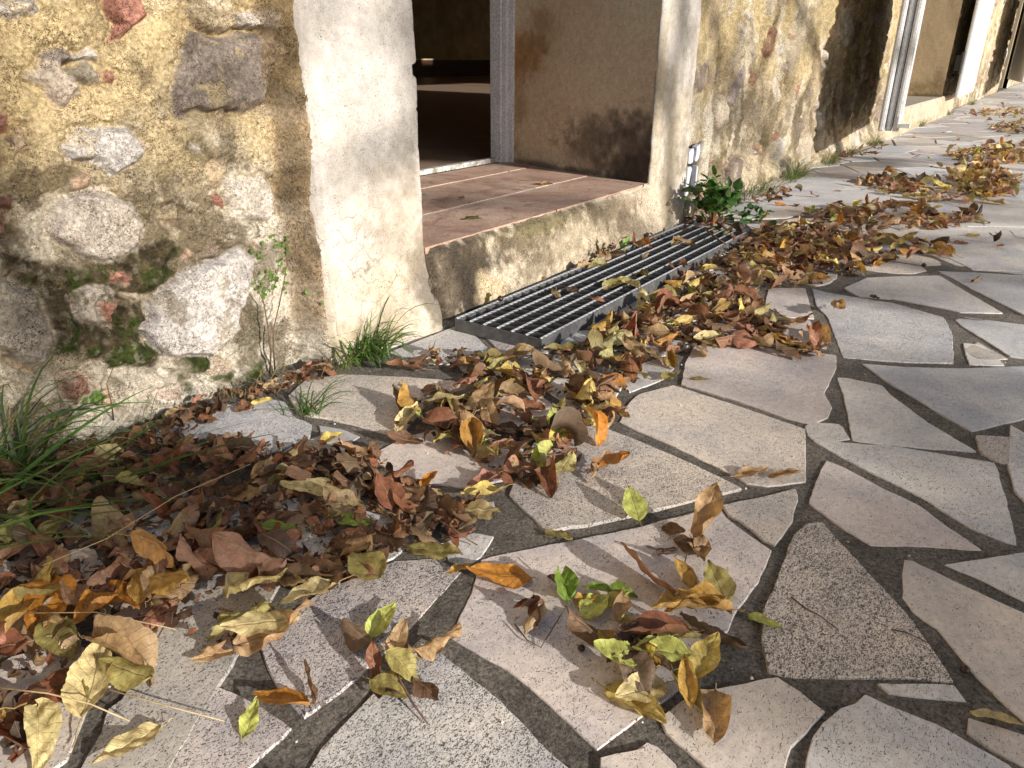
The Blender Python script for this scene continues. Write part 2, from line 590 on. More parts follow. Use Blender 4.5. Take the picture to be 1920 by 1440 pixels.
Z6 = lambda p: zf(1100, 300, 2.341, p)
R3 = lambda p: zf(1200, 800, 2.25, p)
R2 = lambda p: zf(600, 800, 2.25, p)
W_, G_, T_, P_ = (.66, .645, .63), (.58, .585, .605), (.67, .61, .55), (.63, .575, .55)
STONES = [  # (pixel outline, colour, pits)
    (Z6([(990, 562), (1060, 580), (1190, 602), (1340, 625), (1570, 690), (1605, 760), (1612, 890), (1400, 885), (1125, 865), (1085, 760), (1060, 690), (1010, 640)]), G_, .45),
    (Z6([(1130, 560), (1230, 515), (1400, 508), (1550, 505), (1640, 560), (1830, 672), (1640, 668), (1560, 650), (1340, 608), (1200, 600), (1150, 575)]), W_, .2),
    (Z6([(1540, 485), (1700, 492), (1920, 505), (2100, 520), (2100, 740), (1920, 680), (1700, 570), (1620, 525)]), G_, .2),
    (Z6([(1440, 350), (1500, 305), (1640, 297), (1800, 302), (1850, 320), (1915, 380), (2020, 430), (2060, 500), (1920, 492), (1690, 480), (1640, 455), (1590, 432), (1480, 410)]), W_, .15),
    (Z6([(1860, 310), (1960, 312), (2050, 330), (2000, 360), (1885, 338)]), W_, .1),
    (Z6([(1650, 800), (1730, 808), (1790, 850), (1840, 900), (1680, 895), (1665, 850)]), W_, .1),
    (Z6([(1615, 700), (1660, 688), (1920, 720), (2120, 760), (2120, 880), (1920, 868), (1860, 860), (1750, 790), (1650, 730)]), G_, .1),
    (Z6([(1205, 893), (1400, 908), (1640, 915), (1920, 905), (2150, 890), (2200, 1020), (1920, 1135), (1690, 1190), (1530, 1100), (1420, 1030), (1330, 980), (1260, 930)]), G_, .12),
    (Z6([(1098, 950), (1140, 952), (1300, 985), (1340, 1030), (1500, 1150), (1715, 1278), (1450, 1262), (1165, 1230), (1150, 1130), (1125, 1020)]), W_, .05),
    (R3([(725, 55), (900, 68), (1100, 85), (1500, 150), (1545, 300), (1595, 500), (1500, 470), (1400, 430), (1300, 370), (1200, 305), (1000, 205), (850, 130)]), W_, .25),
    (R3([(785, 140), (850, 165), (1050, 270), (1180, 330), (1300, 420), (1450, 520), (1200, 505), (975, 500), (840, 415), (712, 320), (740, 230)]), P_, .12),
    (Z6([(430, 895), (470, 820), (560, 800), (760, 820), (900, 838), (1095, 855), (1097, 910), (1060, 990), (1045, 1020), (1078, 1085), (1060, 1130), (990, 1160), (870, 1130), (640, 1050), (415, 985)]), P_, .12),
    ([(1160, 790), (1178, 755), (1198, 738), (1262, 721), (1373, 757), (1510, 804), (1512, 903), (1440, 911), (1400, 905), (1355, 880), (1250, 830), (1180, 800)], T_, .3),
    ([(953, 929), (1022, 996), (1115, 982), (1240, 953), (1393, 916), (1300, 870), (1200, 827), (1130, 800), (1060, 790), (1000, 830)], T_, .62),
    (R3([(345, 330), (500, 300), (660, 260), (665, 310), (640, 400), (600, 460), (570, 500), (520, 480), (440, 410), (375, 375)]), T_, .3),
    ([(901, 1047), (977, 1031), (1071, 1013), (1182, 991), (1290, 963), (1347, 947), (1362, 970), (1400, 1000), (1449, 1031), (1422, 1089), (1378, 1151), (1364, 1180), (1340, 1205), (1320, 1250), (1250, 1312), (1191, 1351), (1120, 1407), (1044, 1333), (956, 1258), (884, 1218), (842, 1193), (884, 1111)], P_, .22),
    ([(1333, 1293), (1400, 1280), (1458, 1267), (1502, 1298), (1547, 1333), (1511, 1373), (1484, 1400), (1471, 1440), (1460, 1500), (1400, 1500), (1289, 1410), (1249, 1373), (1236, 1345), (1280, 1310)], T_, .12),
    ([(1140, 1440), (1213, 1391), (1235, 1400), (1267, 1431), (1290, 1490), (1230, 1530), (1110, 1500)], P_, .2),
    (R3([(650, 455), (700, 410), (770, 403), (800, 440), (900, 550), (1100, 760), (1200, 890), (1330, 1080), (1150, 1062), (960, 1060), (800, 1055), (640, 1050), (540, 1030), (515, 900), (515, 770), (560, 690), (610, 560)]), T_, .95),
    (R3([(1005, 1082), (1150, 1084), (1330, 1086), (1380, 1160), (1200, 1140), (1050, 1125)]), W_, .3),
    (R3([(1110, 555), (1150, 560), (1400, 680), (1620, 780), (1800, 870), (1800, 1400), (1620, 1240), (1550, 1180), (1400, 1030), (1250, 850), (1150, 780), (1105, 720)]), T_, .02),
    (R3([(1285, 580), (1440, 555), (1620, 525), (1800, 500), (1800, 810), (1620, 735), (1450, 650), (1340, 605)]), W_, .08),
    (R3([(1385, 1225), (1620, 1295), (1760, 1350), (1700, 1480), (1600, 1420), (1480, 1360), (1380, 1290)]), T_, .1),
    (R3([(700, 1400), (730, 1310), (770, 1250), (850, 1190), (910, 1170), (950, 1130), (1050, 1180), (1250, 1255), (1400, 1335), (1560, 1430), (1650, 1540), (1200, 1600), (680, 1580)]), W_, .2),
    ([(1894, 797), (1920, 812), (1960, 830), (1990, 960), (1920, 940), (1905, 925), (1890, 875)], W_, .3),
    ([(789, 1193), (802, 1200), (849, 1240), (938, 1311), (1022, 1400), (1071, 1440), (1120, 1500), (1000, 1560), (600, 1540), (540, 1500), (600, 1402), (695, 1302)], W_, .75),
    ([(569, 1349), (676, 1266), (764, 1182), (867, 1071), (820, 1045), (740, 1050), (600, 1110), (480, 1190), (500, 1250), (525, 1295)], P_, .7),
    ([(202, 1329), (240, 1300), (284, 1280), (330, 1262), (378, 1275), (458, 1306), (490, 1325), (549, 1364), (467, 1440), (420, 1500), (300, 1520), (164, 1493), (178, 1440), (191, 1369)], P_, .55),
    ([(130, 1205), (186, 1222), (180, 1290), (150, 1360), (125, 1425), (60, 1470), (-60, 1480), (-90, 1300), (20, 1230)], T_, .15),
    ([(686, 857), (760, 820), (830, 803), (900, 815), (990, 845), (945, 900), (870, 915), (800, 905), (730, 880)], P_, .15),
    (R2([(560, 330), (620, 340), (735, 310), (740, 355), (640, 388), (560, 400)]), W_, .3),
    (R2([(500, 490), (560, 470), (650, 445), (735, 460), (715, 495), (680, 550), (610, 590), (540, 560)]), W_, .25),
    ([(540, 740), (570, 712), (640, 700), (760, 705), (850, 712), (876, 724), (860, 742), (800, 758), (770, 795), (748, 821), (690, 803), (620, 785), (560, 775)], T_, .5),
    ([(597, 797), (640, 803), (677, 818), (650, 832), (603, 830)], (.5, .5, .5), .1),
    ([(283, 815), (330, 785), (420, 758), (500, 745), (535, 752), (548, 778), (585, 795), (580, 822), (500, 850), (400, 860), (300, 845)], G_, .45),
    ([(1160, 720), (1180, 690), (1230, 672), (1268, 685), (1245, 710), (1180, 735)], W_, .2),
    (Z6([(800, 560), (960, 560), (975, 620), (1000, 695), (870, 688), (780, 640)]), P_, .2),
    (Z6([(870, 700), (980, 702), (1005, 740), (1060, 828), (930, 812), (850, 750)]), P_, .15),
    (Z6([(590, 240), (650, 195), (780, 188), (960, 190), (970, 230), (880, 255), (640, 265)]), T_, .05),
    (Z6([(1030, 112), (1180, 110), (1320, 150), (1330, 185), (1150, 175), (1080, 150)]), W_, .05),
    (Z6([(965, 190), (990, 155), (1120, 180), (1210, 200), (1180, 215), (1000, 215)]), W_, .05),
    (Z6([(1680, 205), (1920, 213), (2100, 220), (2100, 300), (1920, 295), (1750, 290)]), W_, .05),
    (Z6([(700, 280), (960, 278), (1010, 310), (880, 322), (720, 300)]), W_, .1),
]


class FlagBuilder:
    def __init__(s):
        s.v, s.f, s.c, s.p = [], [], [], []

    def stone(s, P, col, pit, top=0.0, jit=.0016, close=True):
        P = [np.array(p[:2], float) for p in P]
        A = sum(P[i][0] * P[(i + 1) % len(P)][1] - P[(i + 1) % len(P)][0] * P[i][1] for i in range(len(P))) / 2
        if A < 0:
            P = P[::-1]
        near = np.hypot(*(np.mean(P, 0))) < 4
        step = .012 if near else .05
        Q = []
        for i in range(len(P)):
            a, b = P[i], P[(i + 1) % len(P)]
            L = np.hypot(*(b - a))
            k = max(1, int(L / step))
            for j in range(k):
                t = j / k
                # cut the corner itself slightly
                if j == 0 and k > 2:
                    prev = P[i - 1]
                    q = a + (b - a) / L * .0012 + (prev - a) / max(np.hypot(*(prev - a)), .000001) * .0012
                else:
                    q = a + (b - a) * t
                Q.append(q)
        Q = np.array(Q)
        n = len(Q)
        T = np.roll(Q, -1, 0) - np.roll(Q, 1, 0)
        T /= np.maximum(np.linalg.norm(T, axis=1, keepdims=True), 1e-9)
        N = np.stack([T[:, 1], -T[:, 0]], 1)           # outward for ccw
        w = (fbm(Q[:, 0] * 60, Q[:, 1] * 60, 4, 3, .7) - .5) * jit * 2.6
        Q = Q + N * w[:, None]
        zt = top + random.uniform(-.0012, .0012)
        tx, ty = random.uniform(-.004, .004), random.uniform(-.004, .004)
        cx, cy = Q.mean(0)
        zz = lambda R_, dz: zt + dz + (R_[:, 0] - cx) * tx + (R_[:, 1] - cy) * ty
        b0 = len(s.v)
        Qi = Q - N * .0010
        Qo = Q + N * .001
        for R_, z in ((Qi, zz(Qi, 0)), (Q, zz(Q, -.0011)), (Qo, np.full(n, -.02))):
            s.v += [(x, y, float(c)) for (x, y), c in zip(R_, z)]
        s.f.append(tuple(b0 + i for i in range(n)))
        for rr in range(2):
            for i in range(n):
                j = (i + 1) % n
                s.f.append((b0 + rr * n + i, b0 + (rr + 1) * n + i, b0 + (rr + 1) * n + j, b0 + rr * n + j))
        s.c += [col] * (3 * n)
        s.p += [pit] * (3 * n)

    def build(s):
        me = bpy.data.meshes.new("pavement")
        me.from_pydata(s.v, [], s.f)
        a = me.color_attributes.new("Col", 'FLOAT_COLOR', 'POINT')
        a.data.foreach_set("color", np.concatenate([np.array(s.c), np.ones((len(s.c), 1))], 1).astype(np.float32).ravel())
        a = me.attributes.new("pit", 'FLOAT', 'POINT')
        a.data.foreach_set("value", np.array(s.p, np.float32))
        me.materials.append(MFLAG)
        me.update()
        o = bpy.data.objects.new("pavement", me)
        COL.objects.link(o)
        return tag(o, kind="structure")


FB = FlagBuilder()
traced = []
for pts, c, pit in STONES:
    P = np.array([gnd(*q)[:2] for q in pts])
    traced.append(P)
    v = random.uniform(.94, 1.06)
    FB.stone(P, tuple(k * v for k in c), pit)


def clip_poly(P, nx_, ny_, d):
    out = []
    for i in range(len(P)):
        a, b = P[i], P[(i + 1) % len(P)]
        da = a[0] * nx_ + a[1] * ny_ - d
        db = b[0] * nx_ + b[1] * ny_ - d
        if da <= 0:
            out.append(a)
        if (da < 0 < db) or (db < 0 < da):
            t = da / (da - db)
            out.append((a[0] + (b[0] - a[0]) * t, a[1] + (b[1] - a[1]) * t))
    return out


def fill_flags():
    gx_, gy_ = np.meshgrid(np.arange(-.4, 8.5, .035), np.arange(-.8, 1.25, .035), indexing='ij')
    gx_, gy_ = gx_.ravel(), gy_.ravel()
    best = np.full(gx_.shape, -9.0)
    for P in traced:
        best = np.maximum(best, poly_sdf([tuple(p) for p in P], gx_, gy_))
    inner = best > .022
    TS = np.stack([gx_[inner], gy_[inner]], 1)
    # fill sites
    sites = []
    rng = np.random.default_rng(5)

    def try_sites(x0, x1, y0, y1, r, n):
        for _ in range(n):
            x, y = rng.uniform(x0, x1), rng.uniform(y0, y1)
            rr = r * rng.uniform(.7, 1.25)
            if sites and min((x - a) ** 2 + (y - b) ** 2 for a, b in sites[-400:]) < rr * rr:
                continue
            if len(TS) and ((TS[:, 0] - x) ** 2 + (TS[:, 1] - y) ** 2).min() < .075 ** 2:
                continue
            sites.append((x, y))
    try_sites(-.6, 3.2, -.9, 1.3, .17, 1500)
    try_sites(3.2, 8, -1.4, 1.3, .30, 1500)
    try_sites(8, 26, -1.4, 1.3, .40, 1400)
    S = np.array(sites)
    ALL = np.concatenate([S, TS])
    cols = [W_, G_, T_, P_, (.53, .50, .46)]
    for i, (x, y) in enumerate(sites):
        d2 = (ALL[:, 0] - x) ** 2 + (ALL[:, 1] - y) ** 2
        idx = np.argsort(d2)[1:34]
        P = [(x - .8, y - .8), (x + .8, y - .8), (x + .8, y + .8), (x - .8, y + .8)]
        P = clip_poly(P, 0, 1, 1.19)
        P = clip_poly(P, 0, -1, 1.45)
        for j in idx:
            ex, ey = ALL[j] - (x, y)
            L = math.hypot(ex, ey)
            sh = random.uniform(.004, .012)
            mx_, my_ = (ALL[j] + (x, y)) / 2
            P = clip_poly(P, ex / L, ey / L, (mx_ * ex + my_ * ey) / L - sh)
            if len(P) < 3:
                break
        if len(P) < 3:
            continue
        A = abs(sum(P[k][0] * P[(k + 1) % len(P)][1] - P[(k + 1) % len(P)][0] * P[k][1] for k in range(len(P)))) / 2
        if A < .0015:
            continue
        # merge very short edges
        Q = [P[0]]
        for q in P[1:]:
            if math.hypot(q[0] - Q[-1][0], q[1] - Q[-1][1]) > .012:
                Q.append(q)
        if len(Q) < 3:
            continue
        c = random.choice(cols)
        v = random.uniform(.93, 1.07)
        FB.stone(Q, tuple(k * v for k in c), random.choice([.05, .1, .2, .4, .6]))


fill_flags()
FB.build()

# ------------------------------------------------------------------ the house
HOUSE = empty("stone_house", "old stone house wall with ochre render, tiled doorstep and white folding shutters", "house", (0, 1.3, 0))
HOUSE.location = (0, 0, 0)

z1 = lambda p: zf(0, 0, 3, p)
z4 = lambda p: zf(0, 400, 3, p)
cW, cG, cR, cL, cO = (.72, .67, .63), (.35, .305, .28), (.47, .235, .19), (.68, .655, .665), (.60, .44, .33)
LSTONES = [
    ([(-40, -10), (83, -10), (80, 20), (65, 34), (-40, 36)], cW, .010),
    ([(205, -30), (270, -30), (275, 2), (284, 25), (262, 60), (240, 68), (215, 80), (225, 45), (213, 20)], cR, .012),
    ([(60, 135), (100, 110), (135, 118), (157, 150), (155, 180), (115, 205), (90, 185), (78, 160), (50, 140)], (.60, .52, .45), .009),
    ([(140, 95), (180, 85), (193, 100), (192, 120), (150, 108)], cW, .006),
    ([(135, 125), (175, 115), (200, 140), (198, 158), (170, 165), (150, 150)], (.40, .36, .29), .006),
    ([(200, 140), (212, 134), (223, 146), (215, 156), (200, 152)], cR, .006),
    ([(365, 52), (410, 68), (455, 64), (500, 70), (515, 100), (505, 170), (500, 200), (440, 215), (380, 212), (340, 222), (332, 180), (345, 120), (358, 85)], cG, .013),
    ([(360, 8), (450, 12), (450, 60), (400, 62), (370, 45)], (.55, .46, .33), .006),
    ([(452, 25), (500, 20), (503, 58), (456, 58)], cW, .008),
    ([(128, 278), (150, 250), (195, 238), (245, 240), (285, 275), (262, 315), (215, 327), (180, 310), (140, 300)], cL, .012),
    ([(95, 430), (110, 380), (160, 365), (205, 358), (250, 380), (275, 430), (262, 470), (200, 495), (165, 495), (130, 470), (92, 445)], (.53, .48, .44), .012),
    ([(140, 335), (160, 320), (175, 330), (172, 355), (150, 362)], cO, .006),
    ([(390, 310), (435, 300), (432, 325), (415, 348), (400, 335)], (.62, .50, .36), .006),
    ([(404, 365), (418, 357), (430, 375), (425, 390), (410, 382)], cR, .006),
    ([(318, 405), (330, 393), (343, 400), (342, 422), (325, 420)], cR, .006),
    ([(430, 340), (500, 330), (530, 370), (510, 420), (440, 400)], cW, .006),
    (z4([(1440, 250), (1425, 400), (1360, 640), (1310, 745), (1240, 790), (1000, 830), (905, 800), (850, 710), (800, 660), (860, 600), (840, 520), (900, 430), (1050, 330), (1200, 270), (1350, 210)]), cL, .016),
    (z4([(400, 470), (470, 410), (560, 405), (650, 440), (690, 500), (650, 560), (655, 650), (500, 640), (440, 600)]), (.50, .45, .41), .010),
    (z4([(560, 510), (690, 500), (640, 580), (650, 655), (590, 600)]), cR, .013),
    (z4([(-80, 380), (100, 400), (230, 450), (240, 560), (300, 700), (300, 840), (200, 862), (60, 800), (-80, 720)]), (.42, .39, .355), .014),
    (z4([(350, 950), (470, 850), (560, 830), (640, 890), (640, 1000), (560, 1020), (470, 1070), (380, 1050)]), (.62, .55, .46), .009),
    (z4([(365, 910), (460, 900), (500, 1000), (440, 1090), (370, 1000)]), (.42, .25, .20), .011),
    (z4([(650, 900), (850, 880), (1000, 920), (1030, 1020), (1020, 1110), (860, 1160), (700, 1170), (640, 1080)]), (.64, .58, .50), .011),
    (z4([(880, 1010), (980, 990), (1000, 1040), (920, 1060)]), (.50, .27, .21), .012),
    (z4([(1120, 900), (1250, 805), (1340, 870), (1200, 905)]), (.66, .56, .46), .010),
    (z4([(1060, 975), (1200, 955), (1300, 945), (1320, 990), (1200, 1040), (1100, 1060)]), (.62, .57, .50), .010),
    ([(-20, 363), (28, 372), (30, 395), (-20, 402)], (.26, .15, .12), .006),
    ([(-20, 404), (18, 405), (15, 440), (-20, 448)], (.45, .28, .22), .007),
    ([(300, 395), (345, 390), (340, 420), (310, 425)], (.5, .42, .3), .003),
]
MOSS = [
    (z4([(40, 230), (250, 262), (450, 330), (600, 280), (700, 210), (830, 170), (960, 150), (1000, 230), (900, 380), (860, 450), (830, 560), (840, 650), (920, 730), (880, 870), (640, 880), (480, 800), (310, 800), (300, 650), (240, 450), (60, 360)]), 1.0),
    (z1([(1010, 780), (1100, 760), (1240, 860), (1160, 910), (1050, 890)]), .6),
    (z4([(1050, 830), (1225, 785), (1150, 885), (1070, 885)]), 1.5),
    (z4([(1200, 910), (1310, 890), (1290, 935), (1205, 940)]), 1.5),
    (z4([(995, 905), (1040, 915), (1100, 1060), (1050, 1075)]), 1.5),
    (z4([(1340, 920), (1480, 830), (1480, 930), (1370, 975)]), 1.4),
    (z4([(1030, 1060), (1200, 1020), (1330, 990), (1280, 1060), (1050, 1110)]), 1.2),
    (z4([(1270, 760), (1390, 640), (1410, 480), (1470, 560), (1470, 780), (1350, 850)]), .35),
    (z1([(480, 900), (760, 860), (1060, 1000), (1000, 1080), (700, 1040), (520, 980)]), .22),
]


def rubble(X, Z, stones, base_c, moss=(), seed=0, amp=1.0, gain=1.08):
    """outward depth + colour of a rubble wall at wall coordinates X, Z"""
    wx = X + .010 * (fbm(X * 38, Z * 38, 3, seed) - .5) * 2
    wz = Z + .010 * (fbm(X * 38 + 9, Z * 38 + 4, 3, seed + 1) - .5) * 2
    n1 = fbm(X * 6, Z * 6, 4, seed + 2)
    n2 = fbm(X * 34, Z * 34, 4, seed + 3)
    n3 = fbm(X * 150, Z * 150, 3, seed + 4)
    d = amp * (.030 * (n1 - .5) + .018 * (n2 - .5) + .009 * (n3 - .5))
    col = base_c(X, Z, n1, n2)
    smask = np.zeros_like(X)
    for P, c, h in stones:
        P = np.array(P)
        lo, hi = P.min(0) - .03, P.max(0) + .03
        idx = np.nonzero((X > lo[0]) & (X < hi[0]) & (Z > lo[1]) & (Z < hi[1]))
        if len(idx[0]) == 0:
            continue
        s = poly_sdf(P, wx[idx], wz[idx])
        size = math.sqrt(max((hi - lo).prod(), 1e-6))
        edge = min(.014, size * .12)
        up = sst(-.002, edge, s)
        rim = sst(-.016, -.002, s) * (1 - up)
        sn = fbm(X[idx] * 22 + c[0] * 90, Z[idx] * 22, 4, seed + 5)
        sn2 = fbm(X[idx] * 110, Z[idx] * 110, 3, seed + 6)
        d[idx] = d[idx] * (1 - .75 * up) - rim * (h * .5 + .004) + up * (h + .014 * (sn - .5) + .005 * (sn2 - .5))
        k = sst(-.003, .003, s + .006 * (n2[idx] - .5))
        sc = np.array(c)[None, :] * (.70 + .60 * sn)[:, None] * (.80 + .4 * sn2)[:, None]
        # render smeared over the stone in places
        smear = sst(.56, .66, fbm(X[idx] * 24 + 3, Z[idx] * 24, 5, seed + 7, .65)) * .62
        k = k * (1 - smear)
        smask[idx] = np.maximum(smask[idx], k)
        col[idx] = col[idx] * (1 - k)[:, None] + sc * k[:, None]
    for P, st in moss:
        s = poly_sdf(np.array(P), wx, wz)
        k = sst(-.012, .010, s + .03 * (n2 - .5)) * min(st, 1) * (1 - .82 * smask)
        g1 = fbm(X * 70, Z * 70, 3, seed + 1)
        g2 = fbm(X * 24 + 7, Z * 24, 3, seed + 2)
        green = sst(.46 if st <= 1 else .28, .60 if st <= 1 else .45, .5 * g2 + .5 * fbm(X * 60 + 5, Z * 60, 4, 6))
        mc = np.array([.075, .058, .033])[None] * (.25 + 1.5 * g1)[:, None]
        gc = np.array([.045, .062, .012])[None] * (.3 + 1.3 * g1)[:, None]
        mc = mc * (1 - green)[:, None] + gc * green[:, None]
        k2 = k * (.74 + .26 * sst(.34, .52, fbm(X * 95, Z * 95, 4, 3)))
        col = col * (1 - k2)[:, None] + mc * k2[:, None]
        d = d + k * (.007 * (g1 - .3) + .003 * green)
    return d, np.clip(col * gain, .01, .88)


def base_left(X, Z, n1, n2):
    ochre = np.array([.64, .52, .31])
    beige = np.array([.48, .42, .32])
    white = np.array([.78, .735, .66])
    t = sst(.36, .60, Z + .30 * (n1 - .5) - .22 * (X - .7))
    c = beige * (1 - t)[:, None] + ochre * t[:, None]
    w = sst(.20, .06, Z + .12 * (n1 - .5)) * .95
    w = np.maximum(w, sst(.80, .90, X + .10 * (n2 - .5)) * sst(.44, .26, Z + .1 * (n1 - .5)) * .9)
    w = np.maximum(w, sst(.54, .62, fbm(X * 13 + 31, Z * 13 + 2, 4, 5)) * .55)
    c = c * (1 - w)[:, None] + white * w[:, None]
    dk = sst(.47, .58, fbm(X * 14 + 3, Z * 14 + 8, 5, 4, .65)) * .72 * sst(.85, .45, Z)
    c = c * (1 - dk)[:, None] + np.array([.155, .12, .07]) * dk[:, None]
    yl = sst(.52, .64, fbm(X * 9, Z * 9 + 3, 4, 1)) * .6 * sst(.3, .5, Z)
    c = c * (1 - yl)[:, None] + np.array([.74, .60, .36]) * yl[:, None]
    return c * (.86 + .28 * n2)[:, None]


def tow(pts, Y=1.24):
    return [tuple(onwall(x, y, Y)[[0, 2]]) for x, y in pts]


left_st = [(tow(p, 1.235), c, h) for p, c, h in LSTONES]
left_moss = [(tow(p, 1.235), s) for p, s in MOSS]


def edge_noise(X, Z):
    return fbm(X * 40, Z * 12, 4, 5)


def rand_stones(x0, x1, z0, z1_, n, seed, rmin=.03, rmax=.11):
    r_ = np.random.default_rng(seed)
    out, cen = [], []
    pal = [cW, (.60, .54, .46), (.42, .37, .33), cL, cO, (.45, .27, .20), (.30, .25, .22), (.55, .45, .32), (.38, .33, .33)]
    for _ in range(n * 12):
        r = rmin + (rmax - rmin) * r_.random() ** 1.6
        x, z = r_.uniform(x0, x1), r_.uniform(z0, z1_)
        if any((x - a) ** 2 + (z - b) ** 2 < (.92 * (r + q)) ** 2 for a, b, q in cen):
            continue
        cen.append((x, z, r))
        m = r_.integers(6, 10)
        ang = np.sort(r_.uniform(0, 2 * math.pi, m))
        rr = r * r_.uniform(.7, 1.1, m)
        ex = r_.uniform(.8, 1.3)
        P = [(x + rr[i] * math.cos(ang[i]) * ex, z + rr[i] * math.sin(ang[i]) / ex) for i in range(m)]
        out.append((P, pal[r_.integers(len(pal))], float(r_.uniform(.010, .036))))
        if len(out) >= n:
            break
    return out


def small_stones():
    r_ = np.random.default_rng(14)
    out = []
    pal = [cW, cG, cR, cL, cO, (.58, .50, .40), (.30, .24, .20), (.62, .50, .36)]
    for _ in range(95):
        x, z = r_.uniform(.35, .96), r_.uniform(.02, .78)
        rr = .005 + .020 * r_.random() ** 2
        m = r_.integers(5, 8)
        ang = np.sort(r_.uniform(0, 6.283, m))
        q = rr * r_.uniform(.7, 1.2, m)
        out.append(([(x + q[i] * math.cos(ang[i]) * 1.2, z + q[i] * math.sin(ang[i])) for i in range(m)], pal[r_.integers(len(pal))], float(.003 + .25 * rr)))
    return out


left_st = small_stones() + left_st


def left_surface(X, Z, moss=True):
    d, c = rubble(X, Z, left_st, base_left, left_moss if moss else (), 0)
    f = sst(.966, 1.003, X + .006 * (fbm(Z * 9, Z * 0, 3, 6) - .5) * 2)          # render rolls out to meet the pier
    d = d * (1 - .3 * f) + f * .068
    br = sst(.952, .975, X + .02 * (edge_noise(X, Z) - .5)) * sst(.0, .12, Z)
    c = c * (1 - .75 * br)[:, None] + np.array([.34, .25, .15])[None] * (.3 + 1.4 * fbm(X * 60, Z * 25, 3, 3))[:, None] * .75 * br[:, None]
    foot = sst(.06, 0, Z)
    d = d + foot * .012
    return d, c


def wall_grid(name, x0, x1, z0, z1_, rx, rz, fn, mat, parent, Y=1.24):
    xs = np.arange(x0, x1 + rx * .5, rx)
    zs = np.arange(z0, z1_ + rz * .5, rz)
    XX, ZZ = np.meshgrid(xs, zs, indexing='ij')
    x, z = XX.ravel(), ZZ.ravel()
    d, c = fn(x, z)
    return mesh_np(name, np.stack([x, Y - d, z], 1), grid_faces(len(xs), len(zs)), mat, parent, c)


wall_grid("rubble_wall", .30, 1.006, -.02, .80, .0019, .0019, left_surface, MW, HOUSE)
outer_st = [q for q in rand_stones(-2.8, .92, .04, 3.0, 420, 17, .03, .10) if not (max(p[0] for p in q[0]) > .30 and min(p[1] for p in q[0]) < .84)]
left_st = left_st + outer_st
wall_grid("rubble_wall", -3.0, .304, -.02, 3.2, .02, .02, lambda x, z: left_surface(x, z, False), MW, HOUSE)
wall_grid("rubble_wall", .29, 1.006, .79, 3.2, .02, .02, lambda x, z: left_surface(x, z, False), MW, HOUSE)


# --- middle rubble wall (seen at a low angle)
def base_mid(X, Z, n1, n2):
    och = np.array([.60, .50, .31])
    bei = np.array([.50, .43, .33])
    t = sst(.3, .7, Z + .5 * (n1 - .5))
    c = bei * (1 - t)[:, None] + och * t[:, None]
    w = sst(.25, .05, Z + .25 * (n1 - .5)) * .7
    c = c * (1 - w)[:, None] + np.array([.64, .56, .43]) * w[:, None]
    w2 = sst(.50, .60, fbm(X * 11 + 13, Z * 5 + 2, 5, 5, .6)) * .7
    c = c * (1 - w2)[:, None] + np.array([.74, .69, .60]) * w2[:, None]
    dk = sst(.49, .60, fbm(X * 8 + 3, Z * 3.4 + 8, 5, 4, .6)) * .75 * sst(1.0, .3, Z)
    c = c * (1 - dk)[:, None] + np.array([.20, .155, .10]) * dk[:, None]
    gr = sst(.56, .66, fbm(X * 14, Z * 9 + 2, 3, 2)) * .5 * sst(.5, .1, Z)
    c = c * (1 - gr)[:, None] + np.array([.20, .19, .06]) * gr[:, None]
    return c * (.84 + .32 * n2)[:, None]


mid_st = [(p, c, h * .62) for p, c, h in rand_stones(2.9, 7.4, .02, 1.6, 150, 3, .035, .15)]


def mid_surface(X, Z):
    d, c = rubble(X, Z, mid_st, base_mid, (), 1, 1.9)
    d = d + .030 * (fbm(X * 9 + 4, Z * 2.4, 3, 2) - .5) + .012 * (fbm(X * 34, Z * 9, 3, 5) - .5)
    d = d + sst(.12, 0, Z) * .03
    # white plaster lump hanging beside the air vent
    P = [(3.0, .40), (3.10, .41), (3.13, .30), (3.10, .20), (3.06, .12), (3.03, .13), (3.00, .22), (2.97, .34)]
    s = poly_sdf(P, X, Z)
    k = sst(-.01, .03, s)
    d = d + k * .045
    k2 = sst(-.006, .006, s)
    c = c * (1 - k2)[:, None] + np.array([.74, .70, .62])[None] * k2[:, None] * (.85 + .3 * fbm(X * 50, Z * 50, 3, 2))[:, None]
    # hollow for the vent
    near = sst(3.16, 3.04, X)
    d = d * (1 - .75 * near) + .057 * near
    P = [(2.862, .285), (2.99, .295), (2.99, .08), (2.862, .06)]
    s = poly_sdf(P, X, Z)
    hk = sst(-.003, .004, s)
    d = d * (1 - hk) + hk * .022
    c = c * (1 - .88 * hk)[:, None]  # recess colour darkened to stand in for the hollow's shade
    return d, c


wall_grid("rubble_wall", 2.82, 4.2, -.02, 1.30, .0055, .0055, mid_surface, MWF, HOUSE, 1.215)
wall_grid("rubble_wall", 4.19, 7.32, -.02, 1.6, .011, .011, mid_surface, MWF, HOUSE, 1.215)
wall_grid("rubble_wall", 2.82, 7.32, 1.28, 3.2, .03, .03, mid_surface, MWF, HOUSE, 1.225)
far_st = rand_stones(10.2, 20, .05, 2.2, 260, 8, .05, .16)
wall_grid("rubble_wall", 10.05, 18.8, -.02, 3.2, .025, .025, lambda x, z: rubble(x, z, far_st, base_mid, (), 2, 1.4), MWF, HOUSE, 1.215)
wall_grid("rubble_wall", 21.4, 30, -.02, 3.2, .08, .08, lambda x, z: rubble(x, z, far_st, base_mid, (), 2, 1.4), MWF, HOUSE, 1.215)


